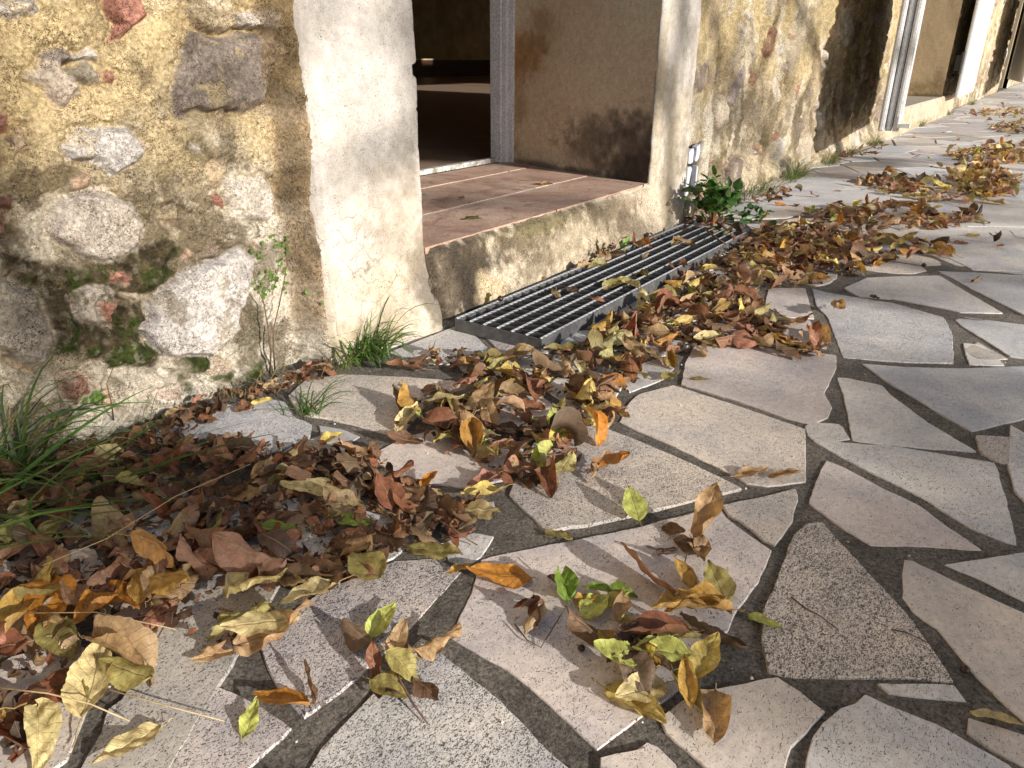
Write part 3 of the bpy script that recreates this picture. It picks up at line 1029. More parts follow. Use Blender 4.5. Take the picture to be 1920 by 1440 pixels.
# --- plaster piers
def pier_col(X, Z, stains):
    a = fbm(X * 9, Z * 9, 4, 2)
    b = fbm(X * 40, Z * 40, 4, 3)
    c = np.array([.535, .50, .47])[None] * (.90 + .2 * a)[:, None] * (.93 + .14 * b)[:, None]
    low = sst(.34, .08, Z + .16 * (a - .5))
    c = c * (1 - .55 * low)[:, None] + np.array([.54, .45, .32])[None] * (.55 * low)[:, None] * (.8 + .4 * b)[:, None]
    for (x, z, rx, rz, st, cc) in stains:
        q = np.sqrt(((X - x) / rx) ** 2 + ((Z - z) / rz) ** 2) + 1.1 * (a - .5) + .9 * (b - .5)
        k = sst(1.1, .35, q) * st
        c = c * (1 - k)[:, None] + np.array(cc)[None] * k[:, None] * (.7 + .6 * b)[:, None]
    return np.clip(c, .02, .85)


def pier(name, x0, x1, z0, z1_, step, Yf, chip_side, stains, depth_back=.2):
    nz = int((z1_ - z0) / step) + 1
    nu = int((x1 - x0) / step) + 1
    zs = np.linspace(z0, z1_, nz)
    chip = (.010 if chip_side == 'R' else .0035) * np.minimum((np.maximum(fbm(zs * 26, zs * 0 + 3, 4, 4, .6) - .56, 0) * 9) ** 1.3, 1.2) + .006 * (fbm(zs * 3, zs * 0, 3, 1) - .5)
    rows = []
    us = np.linspace(0, 1, nu)
    for u in us:
        xa = x0 + (chip if chip_side == 'L' else 0)
        xb = x1 - (chip if chip_side == 'R' else 0)
        x = xa + (xb - xa) * u
        a = fbm(x * 7, zs * 7, 3, 3)
        d = .012 * (a - .5) + .0035 * (fbm(x * 55, zs * 55, 4, 5) - .5)
        e = min(u, 1 - u) * (x1 - x0)
        d = d - .012 * (1 - sst(0, .016, e)) ** 1.4
        d = d + (.022 if chip_side == 'R' else .006) * sst(.16, 0, zs) * (.6 + .8 * fbm(x * 8, zs * 8, 2, 2))
        if chip_side == 'R':
            d = d + .026 * sst(.20, .02, zs) * sst(.3, 1, u) * (.8 + .4 * fbm(x * 20, zs * 20, 2, 2))
        rows.append(np.stack([x, Yf - d, zs], 1))
    # returns at both sides
    L0 = rows[0].copy()
    L0[:, 1] = Yf + (depth_back if chip_side == 'R' else .03)
    L0[:, 0] = (x0 - .03) if chip_side == 'R' else (x0 + .012)
    R0 = rows[-1].copy()
    R0[:, 1] = Yf + depth_back
    allr = [L0] + rows + [R0]
    V = np.concatenate(allr)
    c = pier_col(V[:, 0], V[:, 2], stains)
    return mesh_np(name, V, grid_faces(len(allr), nz), MP, HOUSE, c)


BLK = (.075, .062, .05)
OCH = (.50, .36, .17)
pier("plaster_pier", 1.004, 1.313, -.02, 3.2, .004, 1.158, 'R',
     [(1.29, .10, .06, .10, .75, BLK), (1.30, .20, .03, .08, .6, (.2, .16, .12)), (1.06, .02, .2, .05, .4, (.35, .30, .16)), (1.20, .30, .10, .12, .5, (.40, .34, .27)), (1.15, .14, .10, .06, .45, (.42, .35, .22)), (1.25, .42, .06, .10, .45, (.36, .33, .30)), (1.22, .22, .10, .10, .5, (.38, .32, .24)), (1.12, .05, .15, .05, .6, (.34, .28, .18)), (1.10, .62, .07, .14, .3, (.40, .38, .37)), (1.26, .60, .05, .12, .4, (.38, .36, .35)), (1.08, .45, .05, .2, .25, (.5, .45, .38)),
      (1.27, .36, .03, .08, .35, (.30, .25, .20))])
pier("plaster_pier", 2.525, 2.845, -.02, 3.2, .006, 1.152, 'L',
     [(2.62, .05, .10, .12, .7, (.42, .35, .26)), (2.70, .3, .14, .30, .7, (.44, .37, .26)), (2.80, .28, .07, .14, .7, (.24, .21, .17)), (2.55, .45, .04, .40, .6, (.42, .34, .22)), (2.72, .62, .03, .25, .6, (.38, .35, .30)), (2.62, .75, .05, .2, .4, (.46, .42, .36)), (2.79, .55, .03, .3, .5, (.42, .37, .30))])


# --- stained reveal on the right side of the doorway
def reveal(name, A, B, z0, z1_, step, stains, base, parent=HOUSE):
    A, B = np.array(A), np.array(B)
    L = np.hypot(*(B - A))
    N = np.array([-(B - A)[1], (B - A)[0]]) / L
    us = np.arange(0, L + step * .5, step)
    zs = np.arange(z0, z1_ + step * .5, step)
    UU, ZZ = np.meshgrid(us, zs, indexing='ij')
    u, z = UU.ravel(), ZZ.ravel()
    d = .006 * (fbm(u * 6, z * 6, 3, 2) - .5) + .0018 * (fbm(u * 50, z * 50, 4, 5) - .5)
    V = np.stack([A[0] + (B - A)[0] * u / L + N[0] * d, A[1] + (B - A)[1] * u / L + N[1] * d, z], 1)
    a = fbm(u * 5, z * 5, 4, 6)
    b = fbm(u * 45, z * 45, 4, 3)
    c = np.array(base)[None] * (.88 + .24 * a)[:, None] * (.93 + .14 * b)[:, None]
    for (uu, zz, ru, rz, st, cc) in stains:
        q = np.sqrt(((u - uu) / ru) ** 2 + ((z - zz) / rz) ** 2) + 1.5 * (a - .5) + .7 * (b - .5)
        k = sst(1.3, .35, q) * st * .92
        c = c * (1 - k)[:, None] + np.array(cc)[None] * k[:, None] * (.7 + .6 * b)[:, None]
    return mesh_np(name, V, grid_faces(len(us), len(zs)), MP, parent, np.clip(c, .02, .8))


reveal("door_reveal", (2.527, 1.162), (2.735, 1.935), .17, 2.7, .008,
       [(.12, .27, .16, .15, .92, (.085, .068, .058)), (.30, .30, .20, .14, .8, (.11, .085, .068)), (.05, .22, .12, .08, .9, (.07, .055, .045)),
        (.70, .62, .16, .10, .8, (.46, .24, .08)), (.60, .72, .10, .12, .7, (.40, .25, .12)), (.74, .42, .06, .22, .6, (.44, .24, .09)), (.45, .19, .4, .02, .8, (.10, .08, .06))],
       (.80, .63, .45))
reveal("door_reveal", (1.14, 1.935), (1.306, 1.17), .17, 2.7, .03, [], (.55, .45, .32))
reveal("door_reveal", (10.02, 1.16), (10.05, 1.62), .2, 2.7, .015,
       [(.2, .30, .25, .08, .6, (.30, .20, .09)), (.08, .40, .05, .12, .5, (.34, .24, .12)), (.2, .22, .4, .03, .8, (.16, .12, .07))], (.74, .56, .34))


# --- doorstep : rough riser + tiles
def riser(name, x0, x1, ztop, Yt, Yb, step, stains):
    xs = np.arange(x0, x1 + step * .5, step)
    ts = np.linspace(0, 1, int(ztop / step) + 8)
    XX, TT = np.meshgrid(xs, ts, indexing='ij')
    x, t = XX.ravel(), TT.ravel()
    z = -.02 + t * (ztop + .02)
    rnd = sst(.90, 1.0, t)
    Y = Yb + (Yt - Yb) * t - (.020 * (fbm(x * 9, z * 9, 3, 2) - .5) + .006 * (fbm(x * 60, z * 60, 4, 4) - .5)) + rnd * .012
    Y = Y + .07 * sst(x0 + .035, x0, x)
    z = z - rnd * .004 * fbm(x * 30, z, 3, 1) * 2
    a = fbm(x * 8, z * 10, 4, 2)
    b = fbm(x * 50, z * 50, 4, 3)
    c = np.array([.60, .53, .43])[None] * (.8 + .4 * a)[:, None] * (.9 + .2 * b)[:, None]
    for (xx, zz, rx, rz, st, cc) in stains:
        q = np.sqrt(((x - xx) / rx) ** 2 + ((z - zz) / rz) ** 2) + 1.3 * (a - .5) + 1.1 * (b - .5)
        k = sst(1.1, .4, q) * st
        c = c * (1 - k)[:, None] + np.array(cc)[None] * k[:, None] * (.65 + .7 * b)[:, None]
    return mesh_np(name, np.stack([x, Y, z], 1), grid_faces(len(xs), len(ts)), MPD, STEP, np.clip(c, .02, .8))


STEP = bpy.data.objects.new("doorstep", None)
COL.objects.link(STEP)
STEP.parent = HOUSE
riser("riser", 1.300, 2.56, .187, 1.152, 1.095, .004,
      [(1.40, .145, .22, .07, .95, BLK), (1.36, .09, .10, .13, .95, BLK), (1.50, .12, .14, .05, .9, BLK), (1.85, .17, .3, .025, .8, (.16, .13, .09)), (1.42, .06, .06, .13, 1, BLK), (1.34, .09, .06, .12, .8, (.16, .13, .10)), (1.66, .15, .26, .05, .9, (.15, .12, .08)), (1.95, .10, .35, .12, .6, (.33, .28, .20)), (1.75, .06, .12, .05, .6, (.2, .17, .12)), (2.2, .15, .3, .04, .6, (.25, .2, .14)),
       (2.30, .05, .18, .07, .6, (.32, .26, .20)), (1.50, .13, .08, .03, .6, (.10, .08, .06)), (1.80, .16, .3, .02, .5, (.22, .2, .1)), (1.50, .05, .055, .05, .9, (.66, .55, .38))])


def mat_tile():
    m, n, l, b = newmat("worn_terracotta")
    co = objco(n)
    a = nnoise(n, l, 5, 6, .65, co, .6)
    c = nramp(n, l, a, .3, .7, (.30, .185, .14, 1), (.66, .50, .39, 1), (.5, (.54, .36, .27, 1)))
    s = nramp(n, l, nnoise(n, l, 12, 6, .7, co, 1.0), .56, .68)
    c = nmix(n, l, nmath(n, l, 'MULTIPLY', s, .7), c, (.13, .075, .06, 1))
    f = nnoise(n, l, 160, 5, .7, co)
    c = nmix(n, l, 1.0, c, nramp(n, l, f, .3, .62, (.6, .56, .52, 1), (1.1, 1.1, 1.1, 1)), 'MULTIPLY')
    l.new(c, b.inputs['Base Color'])
    b.inputs['Roughness'].default_value = .6
    nb = nbump(n, l, a, .5, .012)
    nb = nbump(n, l, f, .4, .001, nb)
    l.new(nb, b.inputs['Normal'])
    return m


MTILE = mat_tile()
MGROUT = mat_simple("pale_grout", (.46, .41, .35), (.62, .56, .49), 60, .95, .5, .003, fine=200)
sb = MB()
sb.prism([(1.315, 1.175), (2.535, 1.175), (2.735, 1.94), (1.13, 1.94)], -.01, .1850)
sb.build("grout_bed", MGROUT, STEP)
tl = MB()
rows_ = [(1.160, 1.425, [1.31, 1.905, 2.495, 2.56]), (1.432, 1.735, [1.24, 1.615, 2.20, 2.66]), (1.742, 1.938, [1.16, 1.90, 2.49, 2.74])]
random.seed(21)
for y0, y1, js in rows_:
    for a_, b_ in zip(js[:-1], js[1:]):
        # right limit follows the splayed reveal, left limit too
        def lim(x, y):
            hi = 2.527 + (y - 1.16) * .269
            lo = 1.308 - (y - 1.17) * .217
            return min(max(x, lo), hi)
        g_ = .006
        k = 14
        top = []
        for i in range(k):
            t = i / (k - 1)
            top.append((lim(a_ + g_ + (b_ - a_ - 2 * g_) * t, y0), y0 + g_ + random.uniform(-.0015, .0015)))
        for i in range(k):
            t = 1 - i / (k - 1)
            top.append((lim(a_ + g_ + (b_ - a_ - 2 * g_) * t, y1), y1 - g_ + random.uniform(-.0015, .0015)))
        if abs(top[0][0] - top[k - 1][0]) < .01:
            continue
        dz = random.uniform(-.0002, .0009)
        tl.prism(top, .17, .1865 + dz)
to = tl.build("floor_tiles", MTILE, STEP, bevel=.0018)
mp_ = mesh_np("moss_patch", *(lambda r: (np.array([[1.66 + .03 * math.cos(t) * q * (1 + .4 * math.sin(3 * t)), 1.29 + .022 * math.sin(t) * q * (1 + .3 * math.cos(5 * t)), .1878 + .003 * (1 - q)] for q in (1, .66, .33, .02) for t in np.linspace(0, 2 * math.pi, 24, endpoint=False)]),
     np.array([[r_ * 24 + i, r_ * 24 + (i + 1) % 24, (r_ + 1) * 24 + (i + 1) % 24, (r_ + 1) * 24 + i] for r_ in range(3) for i in range(24)])))(0), MGRASS, STEP,
     col=np.tile(np.array([[.16, .15, .05]]), (96, 1)))

# second doorway sill
riser("riser", 6.9, 10.95, .215, 1.152, 1.12, .02, [(8.5, .02, 1.5, .04, .4, (.3, .24, .12)), (10.2, .1, .3, .1, .3, (.42, .32, .16))]).parent = HOUSE
s2 = MB()
s2.box(7.0, 10.9, 1.165, 1.66, 0, .214)
s2.build("doorsill", mat_simple("pale_sill", (.36, .30, .23), (.50, .43, .34), 12, .8, .4, .004, fine=100), HOUSE)

# --- masonry behind, lintels, back of the front wall
cw = MB()
for (a_, b_) in ((-3, 1.10), (2.75, 7.15), (10.06, 12.1), (12.55, 18.9), (21.3, 30)):
    cw.box(a_, b_, 1.30, 1.98, 0, 5.2)
for (a_, b_) in ((1.10, 2.75), (7.15, 10.06), (18.9, 21.3)):
    cw.box(a_, b_, 1.30, 1.98, 2.72, 5.2)
cw.box(12.1, 12.55, 1.30, 1.98, 0, 3.9)  # unseen high slit added above this block so sun reaches the inner wall
cw.box(12.1, 12.55, 1.30, 1.98, 4.7, 5.2)
cw.box(1.312, 2.53, 1.165, 1.298, 2.72, 3.2)
cw.box(7.3, 10.05, 1.165, 1.298, 2.72, 3.2)
cw.box(-3, 30, 1.21, 1.298, 3.2, 3.88)
cw.box(-3, 30, 1.21, 1.298, 4.72, 5.2)
cw.box(-3.02, -2.8, 1.24, 22, 0, 5.2)
cw.build("wall_core", MCORE, HOUSE)
rf = MB()
rf.prism([(-3.6, .6), (30.5, .6), (30.5, 23), (-3.6, 23)], 5.2, 5.45)
rf.build("roof", MROOF, HOUSE)
ro = MB()
ro.box(1.0, 29.5, 1.985, 20.0, .05, .186)
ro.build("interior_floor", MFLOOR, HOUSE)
# room walls
rw = MB()
rw.box(-2.8, -2.6, 2, 22, 0, 5.2)
rw.box(29.5, 29.8, 1.3, 22, 0, 5.2)
rw.box(-2.8, 30, 15.2, 15.5, 0, 5.2)
rw.box(14.0, 14.3, 13.2, 15.2, 0, 5.2)
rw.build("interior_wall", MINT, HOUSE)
dk = MB()
dk.box(10.5, 13.4, 13.9, 15.19, 1.25, 3.6)
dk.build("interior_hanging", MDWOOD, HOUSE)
stg = MB()
stg.prism([(9, 11.9), (29.4, 11.9), (29.4, 15.15), (9, 15.15)], .187, .555)
stg.build("stage", MDWOOD, HOUSE)
ed = MB()
ed.box(9, 29.4, 11.885, 11.9, .53, .56)
ed.build("stage_edge", MINT, HOUSE)

# --- door frame of the near doorway
FR = bpy.data.objects.new("door_frame", None)
COL.objects.link(FR)
FR.parent = HOUSE
f_ = MB()
f_.box(2.712, 2.744, 1.885, 1.945, .187, 2.7)
f_.build("jamb", MFRAME, FR, bevel=.003)
f_ = MB()
f_.box(2.690, 2.711, 1.905, 1.965, .187, 2.7)
f_.box(2.680, 2.689, 1.925, 1.978, .187, 2.7)
f_.build("jamb", MFRAME, FR, bevel=.002)
f_ = MB()
f_.box(1.13, 1.19, 1.90, 1.965, .187, 2.7)
f_.build("jamb", MFRAME, FR, bevel=.003)
f_ = MB()
f_.box(1.19, 2.680, 1.90, 1.965, 2.62, 2.7)
f_.build("head", MFRAME, FR)
f_ = MB()
f_.box(1.19, 2.688, 1.948, 1.979, .186, .206)
f_.build("threshold", MTHRESH, FR, bevel=.003)

# frame with mullion of the second doorway
F2 = bpy.data.objects.new("door_frame", None)
COL.objects.link(F2)
F2.parent = HOUSE
for a_, b_ in ((7.16, 7.24), (9.97, 10.04), (9.22, 9.29)):
    f_ = MB()
    f_.box(a_, b_, 1.63, 1.69, .215, 2.7)
    f_.build("jamb" if a_ != 9.22 else "mullion", MFRAME, F2, bevel=.003)

# --- white folding shutters
SHL = []


def shutter(name_part, A, B, z0, z1_, th, n, mat, label, hinge_at=None):
    """folded packet of n thin leaves from A to B (plan), stacked sideways"""
    root = bpy.data.objects.new("shutter", None)
    COL.objects.link(root)
    root.parent = HOUSE
    root["label"] = label
    A, B = np.array(A), np.array(B)
    D = (B - A) / np.hypot(*(B - A))
    N = np.array([D[1], -D[0]])
    for k in range(n):
        o0 = k * (th + .004)
        m = MB()
        off = (.0, .03, .015, .04)[k % 4]
        a, b = A + D * off + N * o0, B - D * (.02 * (k % 2)) + N * o0
        c, d = b + N * th, a + N * th
        m.prism([tuple(a), tuple(b), tuple(c), tuple(d)], z0, z1_)
        # raised edge bead on the free end
        e = A + D * (off - .012) + N * (o0 + th * .25)
        m.prism([tuple(e), tuple(e + D * .0115), tuple(e + D * .0115 + N * th * .5), tuple(e + N * th * .5)], z0 + .004, z1_ - .004)
        m.build("shutter_leaf", mat, root, bevel=.003)
    return root


sh = shutter("l", (4.93, .862), (6.55, 1.10), .218, 2.62, .034, 3, MWOOD, "white folded shutter standing out from the wall, seen on its edge")
hg = MB()
hg.tube([(4.95, .765, .235), (4.95, .765, .30)], .010, k=8)
hg.box(4.935, 4.965, .70, .765, .24, .262)
hg.build("bolt", MWOOD, sh)
sh2 = shutter("r", (10.25, 1.06), (12.6, 1.13), .20, 2.6, .04, 1, MWOOD, "white shutter folded flat against the wall, in full sun")
hg = MB()
hg.box(10.19, 10.245, 1.07, 1.12, .48, .64)
hg.tube([(10.2, 1.06, .45), (10.2, 1.06, .67)], .018, k=8)
hg.build("hinge", MIRON, sh2)
sh3 = shutter("f", (15.7, .70), (18.6, 1.08), .25, 2.6, .034, 3, MWOOD, "far white folded shutter at the edge of the photo")
st_ = MB()
st_.tube([(8.05, 1.30, .215), (8.05, 1.30, .262)], .03, k=12)
st_.build("door_stop", MIRON, HOUSE)

# --- air vent with broken white ceramic
VT = bpy.data.objects.new("air_vent", None)
COL.objects.link(VT)
VT.parent = HOUSE


def blob_plate(P, Y0, Y1, name, mat, parent):
    m = MB()
    n_ = len(P)
    V = [(x, Y0, z) for x, z in P] + [(x, Y1, z) for x, z in P]
    m.add(V, [tuple(range(n_)), tuple(range(2 * n_ - 1, n_ - 1, -1))] + [(i, n_ + i, n_ + (i + 1) % n_, (i + 1) % n_) for i in range(n_)])
    return m.build(name, mat, parent, bevel=.003)


for P in ([(2.870, .262), (2.885, .274), (2.912, .276), (2.918, .262), (2.913, .240), (2.916, .222), (2.895, .218), (2.873, .220)],
          [(2.942, .278), (2.975, .286), (2.980, .262), (2.975, .232), (2.955, .220), (2.938, .224), (2.944, .244), (2.946, .262)],
          [(2.870, .206), (2.902, .208), (2.914, .196), (2.904, .17), (2.896, .14), (2.900, .10), (2.871, .09)],
          [(2.964, .205), (2.976, .200), (2.977, .10), (2.965, .10)]):
    blob_plate(P, 1.158, 1.182, "ceramic_piece", MCER, VT)

# ------------------------------------------------------------------ metal grate
GR = empty("metal_grate", "galvanised steel floor grate lying against the doorstep, partly covered by leaves", "grate", (1.3, .83, 0))
gx0, gx1, gy0, gy1, gzt = 1.305, 2.655, .827, 1.072, .031
inv = Matrix.Translation((-1.3, -.83, 0))


def part(mb, name, mat, **k):
    o = mb.build(name, mat, GR, **k)
    o.matrix_parent_inverse = inv
    return o


m = MB()
m.box(gx0, gx1, gy0, gy0 + .0035, .001, gzt)
m.box(gx0, gx1, gy1 - .0035, gy1, .001, gzt)
m.box(gx0, gx0 + .0035, gy0 + .0036, gy1 - .0036, .001, gzt)
m.box(gx1 - .0035, gx1, gy0 + .0036, gy1 - .0036, .001, gzt)
part(m, "frame", MBARS)
m = MB()
nb_ = 34
for i in range(1, nb_):
    x = gx0 + (gx1 - gx0) * i / nb_
    m.box(x - .0012, x + .0012, gy0 + .0036, gy1 - .0036, .002, gzt - .003)
part(m, "bearing_bars", MBARS)
m = MB()
for j in range(0, 7):
    y = gy0 + .004 + (gy1 - gy0 - .008) * j / 6
    # twisted square rod
    n_ = 240
    b0 = len(m.v)
    for i in range(n_ + 1):
        x = gx0 + (gx1 - gx0) * i / n_
        w = i * math.pi / 6.5
        for q in range(4):
            a_ = w + q * math.pi / 2
            m.v.append((x, y + .0029 * math.cos(a_), gzt + .0008 + .0029 * math.sin(a_)))
    for i in range(n_):
        for q in range(4):
            m.f.append((b0 + i * 4 + q, b0 + i * 4 + (q + 1) % 4, b0 + i * 4 + 4 + (q + 1) % 4, b0 + i * 4 + 4 + q))
part(m, "twisted_rods", MGALV)
m = MB()
m.box(gx0 + .004, gx1 - .004, gy0 + .004, gy1 - .004, .0005, .0018)  # dark sheet instead of a pit, shade put into its colour
part(m, "pit_shade_sheet", MPITSHADE)

# ------------------------------------------------------------------ leaves
HC = .008
HX0, HY0 = -.6, -1.0
HM = np.zeros((int(11.5 / HC), int(2.3 / HC)))


def hidx(x, y):
    return (np.clip(((x - HX0) / HC).astype(int), 0, HM.shape[0] - 1), np.clip(((y - HY0) / HC).astype(int), 0, HM.shape[1] - 1))


i0, j0 = hidx(np.array([gx0, gx1]), np.array([gy0, gy1]))
HM[i0[0]:i0[1], j0[0]:j0[1]] = gzt + .004

PAL = {
    'russet': (.235, .095, .05), 'brown': (.165, .088, .045), 'dark brown': (.075, .04, .025), 'tan': (.44, .30, .165),
    'ochre': (.47, .29, .07), 'orange': (.52, .23, .035), 'yellow': (.62, .50, .15), 'pale yellow': (.64, .55, .29),
    'olive': (.33, .29, .10), 'green': (.20, .33, .05), 'pinkish brown': (.36, .18, .12), 'yellow green': (.47, .52, .14),
    'dark green': (.07, .14, .025),
}


def leaf_shape(rg, L, wr, nu=18, nv=3, bend=0., roll=0., fold=0., twist=0., ripple=.03, teeth=.06, stalk=True, asym=0., crumple=0.05):
    """local vertices: base at origin, tip on +x, upper side +z"""
    u = np.linspace(0, 1, nu)
    prof = np.sin(np.pi * np.clip(u, 0, 1) ** .82) ** .80 * (1 - .22 * u)
    prof = prof / prof.max()
    tt = (u * nu / 2.0) % 1.0
    prof = prof * (1 - teeth * tt) + .004
    sd_ = rg.uniform(0, 90)
    prof = prof * (1 + .22 * (fbm(u * 5 + sd_, u * 0 + 1, 3, 2) - .5))
    v = np.linspace(-1, 1, 2 * nv + 1)
    Uu, Vv = np.meshgrid(u, v, indexing='ij')
    hw = wr / 2 * prof[:, None] * (1 + asym * np.sign(Vv) * .2)
    s = Vv * hw                                                    # lateral arc length (unit L)
    ph = rg.uniform(0, 6.28, 4)
    if abs(roll) > 1e-3:
        rr = roll * (1 + .5 * np.sin(Uu * 3 + ph[2]))
        a = s * rr
        y = np.sin(a) / rr
        z = (1 - np.cos(a)) / rr
    else:
        y, z = s, np.zeros_like(s)
    z = z + np.abs(s) * fold
    y = y * math.cos(math.atan(abs(fold)))
    z = z + ripple * Vv ** 2 * (np.sin(Uu * rg.uniform(8, 15) + ph[0] + (Vv > 0) * 2.0)) + .4 * ripple * np.sin(Uu * 21 + Vv * 5 + ph[1])
    z = z + crumple * 2 * (fbm(Uu * 3.2 + sd_, Vv * 1.8 + sd_, 3, 4) - .5) * (.35 + np.abs(Vv))
    y = y + crumple * .8 * (fbm(Uu * 4 + sd_, Vv * 2 + 7, 2, 1) - .5) * Vv
    x = Uu.copy()
    # twist round the midrib
    ta = twist * (Uu - .4)
    y, z = y * np.cos(ta) - z * np.sin(ta), y * np.sin(ta) + z * np.cos(ta)
    # bend along the length
    if abs(bend) > 1e-3:
        k = bend
        r_ = 1 / k
        a = Uu * k
        x, z = (r_ - z) * np.sin(a), r_ - (r_ - z) * np.cos(a)
    V = np.stack([x, y, z], -1).reshape(-1, 3)
    F_ = grid_faces(nu, 2 * nv + 1)
    uv = np.stack([Uu.ravel(), Vv.ravel()], 1)
    if stalk:
        n0 = len(V)
        sl = rg.uniform(.12, .35)
        sv = []
        for i in range(5):
            t = i / 4
            cx, cz, cy = -sl * t + .03, .05 * math.sin(t * 2.0) * rg.uniform(-.5, 1), .04 * t * t * rg.uniform(-1, 1)
            for q in range(3):
                w = q * 2.094
                sv.append((cx, cy + .010 * math.cos(w), cz + .010 * math.sin(w)))
        V = np.concatenate([V, np.array(sv)])
        fs = [[n0 + i * 3 + q, n0 + i * 3 + (q + 1) % 3, n0 + i * 3 + 3 + (q + 1) % 3, n0 + i * 3 + 3 + q] for i in range(4) for q in range(3)]
        F_ = np.concatenate([F_, np.array(fs)])
        uv = np.concatenate([uv, np.tile([[.0, .0]], (15, 1))])
    return V * L, F_, uv


def rot(yaw, pitch, rollx):
    return np.array((Matrix.Rotation(yaw, 3, 'Z') @ Matrix.Rotation(-pitch, 3, 'Y') @ Matrix.Rotation(rollx, 3, 'X')))


def settle(V, x, y, z0=None, cap=.06, pct=62, upd=True):
    """V: rotated leaf; drop it on the height map at x, y"""
    Wd = V.copy()
    Wd[:, 0] += x
    Wd[:, 1] += y
    if z0 is not None:
        Wd[:, 2] += z0 - V[:, 2].min()
        return Wd
    ii, jj = hidx(Wd[:, 0], Wd[:, 1])
    h = HM[ii, jj]
    off = np.percentile(h - V[:, 2], pct)
    off = max(off, -V[:, 2].min() + .0008, -np.percentile(V[:, 2], 3) + .0008)
    Wd[:, 2] += off + .0008
    # keep above the slabs
    Wd[:, 2] = np.maximum(Wd[:, 2], .0009)
    # never into the wall foot
    Wd[:, 1] = np.minimum(Wd[:, 1], 1.215)
    if upd:
        HM[ii, jj] = np.maximum(h, np.minimum(Wd[:, 2], cap))
    return Wd


def mk_leaf_obj(Wd, F_, uv, colr, label, cat="leaf", group=None, name="fallen_leaf"):
    c0 = Wd.mean(0)
    c = np.tile(np.array(colr)[None], (len(Wd), 1))
    o = mesh_np(name, Wd - c0, F_, MLEAF, None, c, uv)
    o.location = c0.tolist()
    return tag(o, label, cat, group)


